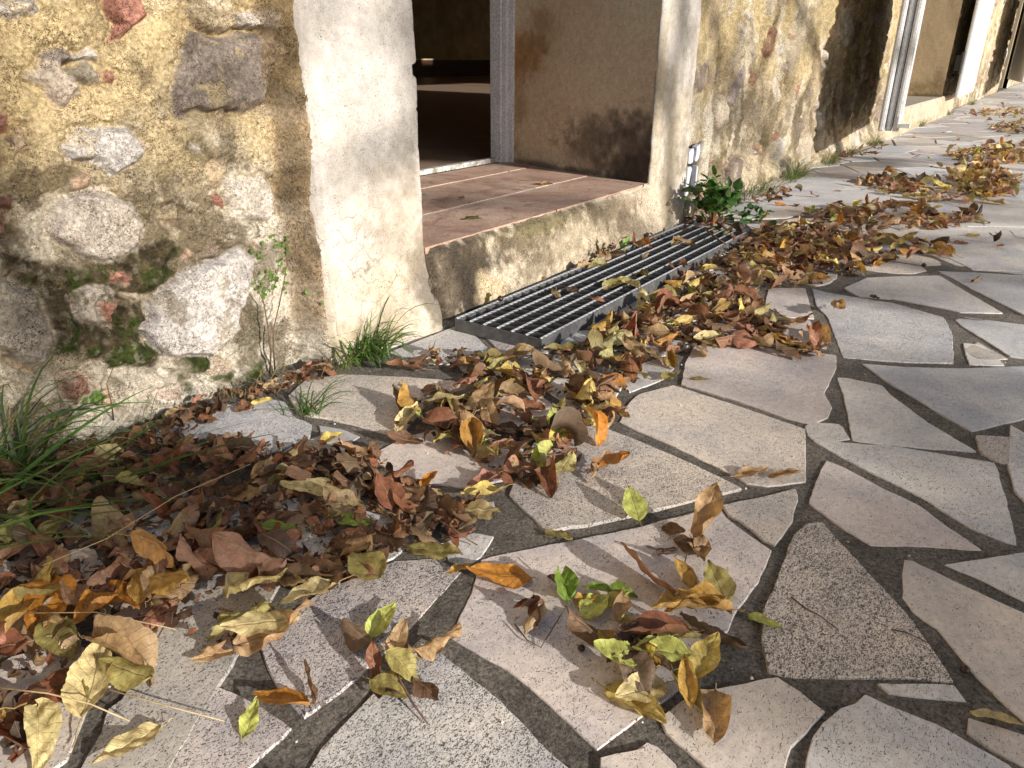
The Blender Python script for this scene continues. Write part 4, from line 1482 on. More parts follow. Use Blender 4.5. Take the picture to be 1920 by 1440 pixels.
# leaf heaps: (pixel polygon, leaves per m2, colour weights, size range, name, cap)
BR = dict([('russet', 3), ('brown', 3), ('dark brown', 3), ('pinkish brown', 3), ('tan', 2), ('olive', .6)])
MX = dict([('russet', 2.2), ('brown', 2), ('dark brown', 1), ('pinkish brown', 2.4), ('tan', 3), ('ochre', 1.3), ('olive', 1.3), ('yellow', .8), ('pale yellow', 1.0), ('orange', .35), ('yellow green', .3)])
GD = dict([('russet', 1.2), ('brown', 1.2), ('tan', 3), ('ochre', 2), ('olive', 1.4), ('yellow', .9), ('pale yellow', 1.3), ('pinkish brown', 1.6), ('orange', .4), ('yellow green', .3)])
HEAPS = [
    ([(0, 900), (150, 850), (300, 838), (430, 832), (560, 850), (690, 858), (760, 905), (830, 935), (890, 960), (870, 1005), (760, 1035), (640, 1090), (540, 1110), (400, 1080), (200, 1090), (0, 1120)], 1550, BR, (.028, .070), "in the dark brown left heap", .05),
    ([(0, 1100), (200, 1085), (400, 1075), (560, 1095), (700, 1050), (620, 1130), (520, 1190), (430, 1230), (300, 1215), (200, 1230), (120, 1290), (60, 1420), (0, 1440), (-60, 1300)], 560, GD, (.055, .092), "at the golden edge of the left heap", .04),
    ([(130, 862), (300, 792), (420, 745), (500, 722), (620, 690), (610, 712), (500, 745), (440, 775), (330, 830)], 1500, BR, (.028, .045), "by the foot of the rough wall", .025),
    ([(745, 790), (775, 752), (850, 735), (940, 742), (1000, 790), (1060, 790), (1100, 740), (1170, 765), (1150, 800), (1060, 830), (1085, 870), (1130, 892), (1060, 908), (940, 918), (890, 900), (880, 870), (820, 850), (745, 812)], 1050, MX, (.03, .085), "in the middle heap", .045),
    ([(780, 700), (800, 668), (850, 658), (1010, 676), (1080, 650), (1140, 604), (1190, 578), (1300, 545), (1400, 560), (1480, 610), (1540, 648), (1500, 678), (1400, 652), (1300, 662), (1200, 690), (1190, 730), (1130, 768), (1040, 760), (900, 730), (830, 700)], 980, MX, (.03, .080), "in the heap before the metal grate", .045),
    ([(1240, 545), (1330, 490), (1400, 450), (1430, 430), (1530, 430), (1600, 450), (1650, 500), (1560, 530), (1480, 540), (1400, 560), (1300, 560)], 760, MX, (.035, .082), "in the heap right of the grate", .05),
    ([(1430, 470), (1460, 440), (1540, 440), (1700, 452), (1790, 475), (1740, 486), (1620, 500), (1500, 500)], 520, MX, (.05, .075), "in the heap right of the grate", .04),
    ([(1510, 402), (1560, 385), (1680, 382), (1850, 408), (1830, 432), (1700, 432), (1600, 436), (1530, 420)], 430, MX, (.05, .08), "in the second far heap", .05),
    ([(1590, 347), (1650, 332), (1780, 342), (1900, 350), (1890, 366), (1760, 386), (1680, 372)], 330, MX, (.05, .08), "in the third far heap", .06),
    ([(1785, 340), (1800, 312), (1850, 308), (1885, 330), (1905, 350), (1860, 372), (1800, 362)], 700, GD, (.055, .085), "in the tall yellow far heap", .09),
    ([(1770, 292), (1850, 278), (1920, 268), (1990, 270), (1990, 312), (1920, 310), (1820, 308)], 300, GD, (.06, .09), "in the distant heaps along the path", .07),
    ([(1860, 236), (1920, 226), (1980, 226), (1980, 252), (1920, 252), (1870, 252)], 130, GD, (.06, .09), "in the distant heaps along the path", .07),
    ([(1790, 218), (1850, 206), (1920, 203), (1990, 215), (1900, 222)], 60, GD, (.06, .09), "in the distant heaps along the path", .06),
    ([(1375, 382), (1400, 372), (1480, 352), (1500, 356), (1440, 382)], 350, BR, (.04, .06), "by the foot of the right-hand wall", .02),
    ([(1530, 308), (1600, 285), (1660, 270), (1650, 284), (1590, 302)], 200, BR, (.04, .06), "by the foot of the right-hand wall", .03),
    ([(1095, 505), (1140, 450), (1205, 410), (1225, 430), (1190, 462), (1130, 505)], 1500, BR, (.05, .075), "heaped on the grate against the step", .09),
    ([(1290, 425), (1330, 440), (1370, 450), (1380, 432), (1290, 408)], 500, BR, (.045, .07), "heaped on the grate against the step", .06),
]
HEAPS.append(([(880, 590), (1240, 425), (1380, 442), (1020, 630)], 90, MX, (.035, .07), "lying on the grate bars", .05))
SPARSE = [([(560, 830), (900, 700), (1200, 690), (1560, 560), (1860, 480), (1920, 700), (1500, 700), (1150, 830), (900, 930)], 7, MX, (.03, .06), "lying alone on the paving", .03),
          ([(1350, 420), (1700, 320), (1920, 330), (1920, 480), (1500, 440)], 14, MX, (.04, .07), "lying alone on the far paving", .03),
          ([(1500, 330), (1920, 180), (1920, 300), (1700, 330)], 5, MX, (.04, .07), "lying alone on the far paving", .03)]

STUFF = dict(V=[], F=[], U=[], C=[], n=0)
cand = []            # candidates for the individual leaves: placed last, on top
rgl = np.random.default_rng(77)


def rnd_leaf(rg, size, flat=False, hero=False):
    L = rg.uniform(*size)
    k = dict(L=L, wr=rg.uniform(.44, .74), crumple=rg.uniform(.04, .16), bend=rg.normal(0, .62 if not flat else .3), roll=rg.normal(0, 4.0 if not flat else 1.6), fold=abs(rg.normal(0, .38 if not flat else .2)) * (1 if rg.random() < .7 else -1),
             twist=rg.normal(0, .8 if not flat else .3), ripple=rg.uniform(.015, .05), teeth=rg.uniform(.03, .10), asym=rg.uniform(-1, 1))
    if hero:
        k.update(nu=26, nv=4)
    else:
        k.update(nu=11, nv=2, stalk=rg.random() < .4)
    form = "curled" if abs(k['roll']) > 4.2 or abs(k['bend']) > 1.1 else ("folded" if abs(k['fold']) > .42 else ("twisted" if abs(k['twist']) > .9 else "flat"))
    return leaf_shape(rg, **k), form, L


def jitter_col(name, rg):
    c = np.array(PAL[name]) * rg.uniform(.75, 1.2) * rg.uniform(.93, 1.07, 3)
    return np.clip(c, .01, .8)


def sample_poly(P, rg):
    P = np.array(P)
    lo, hi = P.min(0), P.max(0)
    while True:
        q = rg.uniform(lo, hi)
        if poly_sdf([tuple(a) for a in P], np.array([q[0]]), np.array([q[1]]))[0] > 0:
            return q


hero_plan = []
for hi_, (px, dens, w, size, where, cap) in enumerate(HEAPS + SPARSE):
    P = np.array([gnd(*q)[:2] for q in px])
    A = abs(sum(P[i][0] * P[i - 1][1] - P[i - 1][0] * P[i][1] for i in range(len(P)))) / 2
    n = int(A * dens)
    names, pw = list(w), np.array(list(w.values()), float)
    pw /= pw.sum()
    dist = np.hypot(*P.mean(0))
    # share of individuals (the top layer of the near heaps)
    share = [40, 44, 8, 40, 50, 24, 4, 8, 4, 4, 2, 0, 0, 2, 0, 8, 6, 8, 8, 4, 0][hi_]
    pts = [sample_poly(P, rgl) for _ in range(n)]
    print("heap", hi_, where, "area %.2f" % A, n, "dist %.1f" % dist)
    for k, (x, y) in enumerate(pts):
        cn = names[rgl.choice(len(names), p=pw)]
        if k >= n - share:
            hero_plan.append((x, y, cn, size, where, cap))
            continue
        (V, F_, uv), form, L = rnd_leaf(rgl, size)
        tilt = .40 if hi_ < len(HEAPS) else .15
        V = V @ rot(rgl.uniform(0, 6.28), rgl.normal(0, tilt * .7), rgl.normal(0, tilt) + (math.pi if rgl.random() < .3 else 0)).T
        Wd = settle(V, x, y, cap=cap * .5, pct=44)
        STUFF['V'].append(Wd)
        STUFF['F'].append(F_ + STUFF['n'])
        STUFF['U'].append(uv)
        STUFF['C'].append(np.tile(jitter_col(cn, rgl)[None], (len(Wd), 1)))
        STUFF['n'] += len(Wd)
for hi_, dens_, sz_ in ((0, 5200, (.008, .024)), (1, 2600, (.008, .026)), (2, 5200, (.006, .020)), (3, 1800, (.008, .024)), (4, 2000, (.008, .024)), (5, 1200, (.01, .025)), (15, 2500, (.01, .025))):
    P = np.array([gnd(*q)[:2] for q in HEAPS[hi_][0]])
    A = abs(sum(P[i][0] * P[i - 1][1] - P[i - 1][0] * P[i][1] for i in range(len(P)))) / 2
    zb_ = gzt + .003 if hi_ == 15 else .002
    for _ in range(int(A * dens_)):
        x, y = sample_poly(P, rgl)
        V, F_, uv = leaf_shape(rgl, rgl.uniform(*sz_), rgl.uniform(.4, 1.0), 5, 1, bend=rgl.normal(0, 1), roll=rgl.normal(0, 3), ripple=.05, stalk=False, crumple=.2)
        V = V @ rot(rgl.uniform(0, 6.28), rgl.normal(0, .3), rgl.normal(0, .4)).T
        V = V + np.array([x, min(y, 1.2), zb_ + abs(rgl.normal(0, .006)) - V[:, 2].min()])
        STUFF['V'].append(V)
        STUFF['F'].append(F_ + STUFF['n'])
        STUFF['U'].append(uv)
        STUFF['C'].append(np.tile(jitter_col(('dark brown', 'brown', 'russet', 'dark brown', 'tan')[rgl.integers(5)], rgl)[None], (len(V), 1)))
        STUFF['n'] += len(V)
so_ = mesh_np("leaf_litter", np.concatenate(STUFF['V']), np.concatenate(STUFF['F']), MLEAF, None, np.concatenate(STUFF['C']), np.concatenate(STUFF['U']))
tag(so_, "dry brown and yellow leaves drifted in heaps over the stone paving", "leaf litter", kind="stuff")

for px, cnt, w, size, where in (([(1120, 1190), (1380, 1140), (1380, 1250), (1310, 1370), (1230, 1340), (1110, 1300)], 11, ('ochre', 'olive', 'brown', 'yellow', 'dark brown', 'tan'), (.04, .07), "in the yellow cluster on the pale slab"),
                                ([(1250, 990), (1340, 970), (1350, 1040), (1280, 1060)], 4, ('tan', 'brown', 'dark brown'), (.03, .05), "beside the curled yellow brown leaf"),
                                ([(690, 1220), (790, 1210), (780, 1320), (700, 1310)], 6, ('brown', 'olive', 'dark brown', 'tan'), (.03, .06), "in the small front heap"),
                                ([(1020, 1110), (1150, 1110), (1130, 1160), (1040, 1160)], 4, ('green', 'ochre', 'brown', 'yellow green'), (.025, .045), "in the small green group"),
                                ([(960, 1140), (1020, 1130), (1020, 1170), (970, 1170)], 2, ('russet', 'tan'), (.03, .045), "below the spotted orange leaf")):
    P = np.array([gnd(*q)[:2] for q in px])
    for k in range(cnt):
        x, y = sample_poly(P, rgl)
        hero_plan.append((x, y, w[k % len(w)], size, where, .05))

# random individuals on the heaps
used = {}
lists = []
for (x, y, cn, size, where, cap) in hero_plan:
    (V, F_, uv), form, L = rnd_leaf(rgl, (size[0] * 1.12, size[1] * 1.12), hero=True)
    V = V @ rot(rgl.uniform(0, 6.28), rgl.normal(0, .16), rgl.normal(0, .24) + (math.pi if rgl.random() < .25 else 0)).T
    Wd = settle(V, x, y, cap=cap * .6 + .01, pct=50)
    sz = "small" if L < size[0] + (size[1] - size[0]) * .45 else ("large" if L > size[0] + (size[1] - size[0]) * .95 else "")
    q = np.array([x, y, 0.0]) - CAM
    base = " ".join(t for t in (sz, form, cn, "leaf", where) if t)
    lists.append((Wd, F_, uv, jitter_col(cn, rgl), base, where, (q @ ax_r) / (q @ Fv), (q @ Fv)))
grp = {}
for it in lists:
    grp.setdefault(it[4], []).append(it)
for base, its in grp.items():
    if len(its) == 2:
        its.sort(key=lambda t: t[6])
        suf = [", left one", ", right one"]
    elif len(its) == 3:
        its.sort(key=lambda t: t[6])
        suf = [", leftmost of three", ", middle of three", ", rightmost of three"]
    elif len(its) == 1:
        suf = [""]
    else:
        suf = [""] * len(its)
    for it, s_ in zip(its, suf):
        mk_leaf_obj(it[0], it[1], it[2], it[3], base + s_, group="leaves " + it[5])

# hand placed leaves: (base px, tip px, width ratio, colour, label, options)
HAND = [
    ((998, 1092), (872, 1084), .40, 'orange', "long orange brown leaf with dark spots on the slab joint", dict(roll=1.5, bend=.3)),
    ((1262, 1138), (1150, 1052), .34, 'russet', "dark red brown leaf standing on its edge above the yellow cluster", dict(roll=1.0, rx=1.0, bend=.25)),
    ((262, 1105), (366, 1150), .62, 'ochre', "broad golden leaf with ragged rim on the left heap", dict(roll=-1.5, bend=.4)),
    ((583, 1332), (476, 1318), .58, 'orange', "bright orange leaf leaning on a green one near the bottom", dict(rx=.5, roll=1.2, z=.004)),
    ((458, 1390), (486, 1322), .36, 'yellow green', "narrow light green leaf beside the bright orange leaf", dict(fold=.3, z=.012, py=.25)),
    ((692, 1200), (742, 1142), .44, 'yellow green', "pale green leaf with midrib lying on the speckled slab", dict(fold=.3, py=.15)),
    ((1198, 985), (1170, 938), .52, 'yellow green', "small yellow green leaf propped up in the slab joint", dict(fold=.25, py=.6)),
    ((1020, 1000), (1074, 1018), .36, 'olive', "slim olive leaf across the joint above the spotted orange leaf", dict(roll=2)),
    ((1402, 1155), (1468, 1188), .36, 'yellow green', "slim light green leaf at the tip of the speckled triangular slab", dict(roll=1.5)),
    ((1916, 1362), (1816, 1345), .40, 'pale yellow', "pale yellow leaf at the lower right edge of the photo", dict(roll=3, rx=.4)),
    ((1440, 897), (1508, 900), .34, 'tan', "tan leaf rolled into a tube on the slab edge, right of its pair", dict(roll=7, bend=.5)),
    ((1378, 898), (1440, 886), .34, 'tan', "tan leaf rolled into a tube on the slab edge, left of its pair", dict(roll=6)),
    ((1044, 836), (1086, 812), .75, 'green', "round bright green leaf at the right of the middle heap", dict(fold=.3, py=.5, z=.012, roll=1)),
    ((1132, 822), (1160, 812), .9, 'tan', "tan leaf crumpled into a ball on the paving", dict(roll=14, bend=2.2)),
    ((1240, 992), (1292, 1008), .4, 'brown', "withered brown leaf beside the curled yellow one by the joint", dict(roll=6, bend=.8, rx=.6)),
    ((1300, 1018), (1338, 968), .5, 'tan', "curled yellow brown leaf standing up from the pale slab", dict(roll=8, bend=1.2, py=.6)),
    ((1302, 1108), (1256, 1060), .42, 'ochre', "small golden leaf leaning up over the yellow cluster", dict(roll=3, py=.4, z=.004)),
    ((1360, 1135), (1316, 1072), .60, 'olive', "olive yellow leaf standing at the right of the yellow cluster", dict(fold=.35, py=.5, z=.006)),
    ((1362, 1130), (1222, 1172), .42, 'ochre', "long folded golden leaf at the top of the yellow cluster", dict(fold=.7, rx=.35, bend=.3, z=.010)),
    ((1400, 1225), (1260, 1195), .40, 'dark brown', "withered dark leaf at the right end of the yellow cluster", dict(roll=6, rx=.6, bend=.6)),
    ((1290, 1212), (1150, 1228), .45, 'russet', "folded brown leaf with pale yellow rim in the yellow cluster", dict(fold=.8, rx=.3, z=.006)),
    ((1190, 1282), (1108, 1252), .62, 'yellow green', "broad yellow green leaf at the left of the yellow cluster", dict(roll=2, py=.2, z=.012)),
    ((1290, 1272), (1180, 1262), .55, 'yellow green', "broad olive leaf overlapping the yellow green one", dict(fold=.4, z=.016)),
    ((1246, 1298), (1150, 1328), .55, 'pale yellow', "pale yellow leaf with toothed rim at the front of the cluster", dict(fold=.3, rx=-.2, z=.004)),
    ((1300, 1282), (1350, 1218), .5, 'yellow', "bright yellow leaf standing up in the cluster", dict(fold=.4, py=.7, z=.008)),
    ((1340, 1300), (1338, 1408), .52, 'tan', "smooth tan leaf hanging over the joint below the cluster", dict(roll=4, z=.004)),
    ((1262, 1275), (1310, 1360), .45, 'olive', "olive leaf folded beside the smooth tan one", dict(fold=.8, z=.010)),
    ((1290, 1350), (1275, 1262), .36, 'ochre', "narrow golden leaf upright in the middle of the cluster", dict(fold=.6, py=.5, z=.014)),
    ((1020, 1140), (962, 1165), .5, 'russet', "small curled brown leaf with cream inside below the spotted one", dict(roll=7, rx=.6, py=.3)),
    ((1062, 1140), (1036, 1090), .7, 'green', "green leaf standing left in the small green group", dict(rx=.9, py=.6)),
    ((1070, 1130), (1060, 1085), .6, 'green', "green leaf standing behind in the small green group", dict(rx=-.7, py=.7)),
    ((1148, 1118), (1092, 1112), .5, 'green', "flat green leaf at the back of the small green group", dict(roll=2, z=.008)),
    ((1092, 1162), (1142, 1132), .7, 'yellow green', "lobed yellow green leaf at the front of the green group", dict(fold=.3, py=.3, z=.008)),
    ((1164, 1180), (1166, 1126), .42, 'tan', "twisted tan leaf between the green group and the cluster", dict(roll=9, twist=2, py=.3)),
    ((706, 1285), (696, 1225), .4, 'russet', "brown curl rising from the small heap on the front slabs", dict(roll=9, py=.7, bend=1)),
    ((735, 1240), (768, 1182), .5, 'tan', "grey tan leaf standing at the back of the small front heap", dict(fold=.4, py=.7, z=.006)),
    ((728, 1262), (785, 1292), .5, 'olive', "olive brown leaf arched over the small front heap", dict(bend=-1.2, roll=2, z=.012)),
    ((696, 1292), (768, 1330), .42, 'olive', "yellow olive leaf at the foot of the small front heap", dict(fold=.5, rx=.3)),
    ((762, 1028), (868, 1052), .46, 'olive', "pointed olive yellow leaf at the right edge of the brown heap", dict(fold=.2, roll=-1, z=.004)),
    ((840, 1078), (884, 1062), .4, 'ochre', "small golden leaf tucked under the pointed olive one", dict(roll=4)),
    ((566, 1188), (420, 1216), .46, 'pale yellow', "large pale yellow leaf with brown mottling", dict(fold=.15, roll=-1, z=.010)),
    ((450, 1222), (358, 1248), .42, 'tan', "tan leaf with veins beside the large pale yellow one", dict(fold=.4, z=.006)),
    ((640, 1122), (530, 1172), .42, 'pale yellow', "pale tan leaf at the right edge of the golden heap", dict(fold=.3, roll=2, z=.006)),
    ((156, 1262), (22, 1358), .46, 'russet', "large veined brown leaf at the lower left", dict(fold=.25, roll=-1, z=.012)),
    ((158, 1362), (206, 1222), .40, 'pale yellow', "long pale leaf standing over the large veined brown one", dict(fold=.4, z=.012, py=.15)),
    ((292, 1304), (196, 1276), .50, 'olive', "olive tan leaf lying on the lower left slab", dict(roll=-2, z=.004)),
    ((306, 1368), (176, 1446), .40, 'pale yellow', "long pale yellow leaf at the bottom edge, left", dict(fold=.35, z=.004)),
    ((92, 1190), (146, 1256), .46, 'olive', "olive leaf leaning beside the large veined brown one", dict(fold=.4, z=.016, py=-.2)),
    ((222, 1140), (150, 1205), .62, 'orange', "crumpled orange brown leaf at the left of the golden heap", dict(roll=5, z=.012)),
    ((716, 1104), (660, 1062), .70, 'olive', "round olive leaf on the slab below the brown heap", dict(roll=2, z=.004)),
    ((650, 938), (528, 934), .34, 'pale yellow', "slim yellowish leaf on top of the dark brown heap", dict(roll=3, py=.1, z=.03)),
    ((944, 922), (862, 962), .34, 'yellow', "slim yellow leaf curling at the right end of the brown heap", dict(roll=5, bend=.6, z=.02)),
    ((745, 970), (700, 930), .62, 'russet', "red brown leaf standing in the brown heap", dict(fold=.3, py=.8, z=.02)),
    ((790, 920), (830, 900), .6, 'orange', "orange brown leaf at the top right of the brown heap", dict(roll=4, py=.6, z=.02)),
    ((745, 812), (802, 766), .40, 'pale yellow', "sunlit pale yellow leaf at the left of the middle heap", dict(fold=.7, py=.35, z=.012)),
    ((912, 832), (808, 806), .40, 'tan', "long veined tan leaf at the front of the middle heap", dict(fold=.3, roll=2, z=.012)),
    ((972, 856), (914, 866), .58, 'pinkish brown', "smooth pinkish brown leaf at the front of the middle heap", dict(roll=2, z=.006)),
    ((888, 790), (940, 756), .50, 'tan', "veined tan leaf standing at the back of the middle heap", dict(fold=.2, py=.7, z=.016)),
    ((1268, 702), (1240, 718), .5, 'olive', "olive leaf lying alone in the joint below the grate heap", dict(roll=2)),
    ((1292, 712), (1332, 716), .45, 'olive', "small dark olive leaf lying alone on the brown slab", dict(roll=2)),
    ((1562, 580), (1578, 612), .5, 'tan', "curled tan leaf at the left edge of the grey slab", dict(roll=9, py=.3)),
    ((1536, 625), (1560, 662), .4, 'tan', "folded tan leaf at the right tip of the grate heap", dict(fold=.7, rx=.5)),
    ((1440, 640), (1532, 684), .32, 'ochre', "long ochre leaf pointing out of the grate heap", dict(roll=4)),
    ((950, 552), (985, 536), .55, 'pale yellow', "pale yellow leaf on the near end of the grate", dict(fold=.2, py=.2)),
    ((1028, 524), (1074, 514), .52, 'yellow', "yellow leaf at the back of the grate, left one", dict(fold=.25)),
    ((1078, 522), (1108, 516), .6, 'tan', "crumpled tan leaf at the back of the grate", dict(roll=7)),
    ((1000, 545), (1014, 536), .6, 'olive', "small olive leaf stuck between the grate bars", dict(fold=.5)),
    ((1130, 562), (1180, 548), .42, 'olive', "olive leaf lying over the front of the grate", dict(roll=2, py=.1)),
    ((1170, 548), (1196, 568), .42, 'pale yellow', "narrow pale green leaf at the front edge of the grate", dict(fold=.4)),
    ((1080, 572), (1062, 562), .6, 'dark brown', "dark leaf lying flat on the grate bars", dict(roll=1)),
    ((1180, 470), (1172, 430), .5, 'russet', "red brown leaf standing upright by the step behind the grate", dict(rx=.3, py=1.2, roll=2)),
    ((225, 882), (186, 868), .75, 'pale yellow', "round pale green leaf half covered at the upper left", dict(roll=1.5, py=.2, z=.02)),
    ((205, 905), (150, 890), .6, 'pinkish brown', "smooth red brown leaf beside the round pale green one", dict(roll=2, z=.012)),
    ((470, 765), (515, 762), .6, 'yellow', "yellow leaf curled in the grass by the wall", dict(roll=7, py=.3)),
    ((572, 700), (610, 690), .6, 'pinkish brown', "pinkish leaf leaning at the corner of the plaster pier", dict(roll=3, py=.4)),
    ((600, 835), (645, 822), .6, 'yellow', "yellow leaf with dark rim above the brown heap", dict(fold=.5, py=.2, z=.004)),
    ((1036, 346), (1004, 346), .5, 'tan', "dry tan leaf on the terracotta doorstep tiles", dict(fold=.4, step=1)),
    ((860, 372), (872, 374), .6, 'olive', "tiny olive leaf scrap on the near doorstep tile", dict(roll=4, step=1)),
    ((1815, 458), (1778, 456), .5, 'pinkish brown', "small pinkish leaf lying alone on the far slab", dict(roll=2)),
    ((1822, 532), (1838, 526), .7, 'tan', "curled grey leaf alone on the slab at the right edge", dict(roll=10)),
    ((1790, 482), (1738, 472), .5, 'ochre', "large curled ochre leaf at the right tip of the far heap", dict(roll=6, py=.3)),
    ((1885, 385), (1835, 378), .5, 'tan', "large tan leaf at the right tip of the third heap", dict(roll=4)),
    ((620, 985), (700, 1002), .4, 'green', "green leaf buried in the brown heap", dict(roll=2, z=.03)),
    ((490, 1012), (560, 1020), .4, 'green', "green leaf among the brown ones at the heap middle", dict(roll=2, z=.03)),
    ((590, 1330), (565, 1262), .24, 'brown', "thin brown leaf on its edge behind the bright orange leaf", dict(rx=1.3, fold=.5, py=.6)),
]
for i, (pb, pt, wr, cn, lab, op) in enumerate(HAND):
    zb = .1885 if op.get('step') else 0.0
    A, B = gnd(*pb, zb), gnd(*pt, zb)
    py = op.get('py', 0.0) * .6
    D = B - A
    L = math.hypot(D[0], D[1])
    if py > .18:                       # a raised tip looks farther away on the ground than it is
        L = min(L, .085)
        L = L * .9
    bend, roll = op.get('bend', 0.15), op.get('roll', 0.0)
    if abs(bend) > 1:
        L *= 1.25
    L = min(L, .115)
    lift = py > .3
    (V, F_, uv) = leaf_shape(rgl, L, wr * (1.4 if abs(roll) > 4 else 1.18), 34, 5, crumple=rgl.uniform(.03, .07), bend=bend, roll=roll, fold=op.get('fold', 0.), twist=op.get('twist', rgl.normal(0, .2)), ripple=rgl.uniform(.018, .035), teeth=.07)
    V = V @ rot(math.atan2(D[1], D[0]), py, op.get('rx', rgl.normal(0, .08))).T
    if op.get('step'):
        Wd = settle(V, A[0], A[1], z0=.1885)
    else:
        Wd = settle(V, A[0], A[1], cap=.08, pct=70)
    mk_leaf_obj(Wd, F_, uv, np.array(PAL[cn]) * rgl.uniform(.9, 1.12), lab)


# ------------------------------------------------------------------ grass
def blades(rg, n, spread, length, lean, width, cols, droop=(.6, 1.6), flat=False):
    Vs, Fs, Cs, n0 = [], [], [], 0
    for _ in range(n):
        L = rg.uniform(*length)
        w = rg.uniform(*width)
        az_ = lean[0] + rg.normal(0, lean[1])
        el = rg.uniform(.35, 1.35) if not flat else rg.uniform(.05, .5)
        dr = rg.uniform(*droop)
        x, y = rg.normal(0, spread[0]), rg.normal(0, spread[1])
        p = np.array([x, y, 0.0])
        k = 9
        pts, dirs = [], []
        for i in range(k):
            t = i / (k - 1)
            e = el - dr * t * t * 1.6
            d_ = np.array([math.cos(az_) * math.cos(e), math.sin(az_) * math.cos(e), math.sin(e)])
            pts.append(p.copy())
            p = p + d_ * L / (k - 1)
            p[2] = max(p[2], .003)
            az_ += rg.normal(0, .09)
        side = np.array([-math.sin(az_), math.cos(az_), rg.normal(0, .4)])
        side /= np.linalg.norm(side)
        c = np.array(cols[rg.integers(len(cols))]) * rg.uniform(.75, 1.25)
        for i, q in enumerate(pts):
            t = i / (k - 1)
            ww = w * (1 - t ** 2.2) * .5 + .0002
            Vs += [q - side * ww, q + np.array([0, 0, -ww * .35]), q + side * ww]
            Cs += [c * (1.1 - .2 * (1 - t))] * 3
        for i in range(k - 1):
            for j in range(2):
                a_ = n0 + i * 3 + j
                Fs.append((a_, a_ + 3, a_ + 4, a_ + 1))
        n0 += k * 3
    return np.array(Vs), np.array(Fs), np.array(Cs)


GCOL = [(.055, .12, .02), (.08, .16, .03), (.12, .19, .045), (.045, .085, .02)]
DCOL = [(.36, .30, .14), (.28, .22, .10), (.20, .20, .07)]


def tuft(pos, n, spread, length, lean, width, label, cols=GCOL, seed=0, **k):
    rg = np.random.default_rng(seed)
    V, F_, C = blades(rg, n, spread, length, lean, width, cols, **k)
    yw = 1.222
    V[:, 1] = np.minimum(V[:, 1], yw - pos[1] - .0 + .0)
    o = mesh_np("grass_tuft", V, F_, MGRASS, None, C)
    o.location = (pos[0], pos[1], pos[2] if len(pos) > 2 else 0)
    return tag(o, label, "grass", "grass tufts along the wall")


def G(x, y):
    p = gnd(x, y)
    return (float(p[0]), float(p[1]), 0.0)


tuft(G(10, 900), 44, (.04, .03), (.12, .34), (-.3, 1.5), (.003, .007), "big green grass tuft at the left edge below the wall", seed=1)
tuft(G(-20, 1060)[:2] + (.03,), 14, (.06, .05), (.08, .22), (-.4, 1.2), (.003, .006), "green grass blades among the golden leaves at the left edge", seed=22, flat=True, droop=(.0, .3))
tuft(G(60, 950)[:2] + (.035,), 16, (.07, .04), (.08, .22), (-.5, 1.2), (.003, .006), "green blades lying on top of the brown heap", seed=23, flat=True, droop=(-.1, .3))
tuft(G(-30, 1010)[:2] + (.03,), 10, (.05, .04), (.10, .26), (-.45, 1.3), (.003, .006), "long green grass lying over the left leaf heap", seed=2, flat=True, droop=(.1, .5))
tuft(G(20, 880), 80, (.06, .03), (.06, .22), (-.2, 1.2), (.0012, .0024), "dry straw coloured grass behind the left tuft", cols=DCOL, seed=3)
tuft(G(-20, 960), 9, (.05, .03), (.26, .42), (-.5, .5), (.004, .008), "few very long green blades reaching across the left heap", seed=4, flat=True, droop=(.0, .3))
tuft(G(690, 672), 120, (.028, .018), (.07, .15), (-.5, 1.5), (.0022, .0045), "green grass tuft at the foot of the plaster pier", seed=5)
tuft(G(700, 660), 10, (.012, .008), (.16, .24), (-.4, 1.6), (.0035, .0055), "tall arching blades in front of the plaster pier", seed=6, droop=(1.2, 1.9))
tuft(G(640, 690), 40, (.03, .012), (.04, .09), (-1.2, 1.0), (.001, .002), "fine dry grass at the base of the plaster pier", cols=DCOL + GCOL, seed=7)
tuft(G(575, 775), 34, (.014, .012), (.06, .13), (-1.0, 1.3), (.0015, .0032), "small grass tuft growing from the joint near the wall", seed=8)
tuft(G(480, 735), 36, (.05, .01), (.03, .10), (-1.0, 1.5), (.0008, .0016), "thin dry stems by the foot of the rough wall", cols=DCOL, seed=9)
tuft(G(150, 860), 50, (.08, .015), (.04, .12), (-.8, 1.4), (.0008, .0018), "thin brown grass along the foot of the rough wall", cols=DCOL, seed=10)
tuft(G(1010, 528), 9, (.008, .004), (.06, .10), (-1.0, .8), (.002, .0035), "dark grass blades between grate and doorstep", seed=11, droop=(0, .7))
tuft((2.13, 1.09, 0), 12, (.03, .004), (.05, .12), (-1.0, 1.0), (.0015, .003), "thin grass at the back of the grate by the step", seed=12, droop=(0, .9))
for i, (x, lab) in enumerate(((3.3, "low yellowish grass right of the leafy weed"), (3.75, "low grass under the right-hand rough wall"), (4.3, "taller grass tuft under the right-hand rough wall"),
                              (5.1, "reddish grass tuft under the shaded wall"), (5.7, "dry grass tuft below the folded shutter"), (6.4, "grass tuft at the near end of the second doorsill"),
                              (8.6, "grass tuft in front of the second doorsill"), (10.6, "grass tuft at the far end of the second doorsill"), (13.2, "far grass tuft below the stone wall"))):
    tuft((x, 1.13, 0), 90 if i != 2 else 150, (.09 if x < 5 else .08, .02), (.04, .12 if i != 2 else .22), (-1.4, 1.2), (.0018, .004), lab, cols=GCOL + DCOL + [(.22, .12, .05)] * (2 if i in (3, 4) else 0), seed=30 + i)


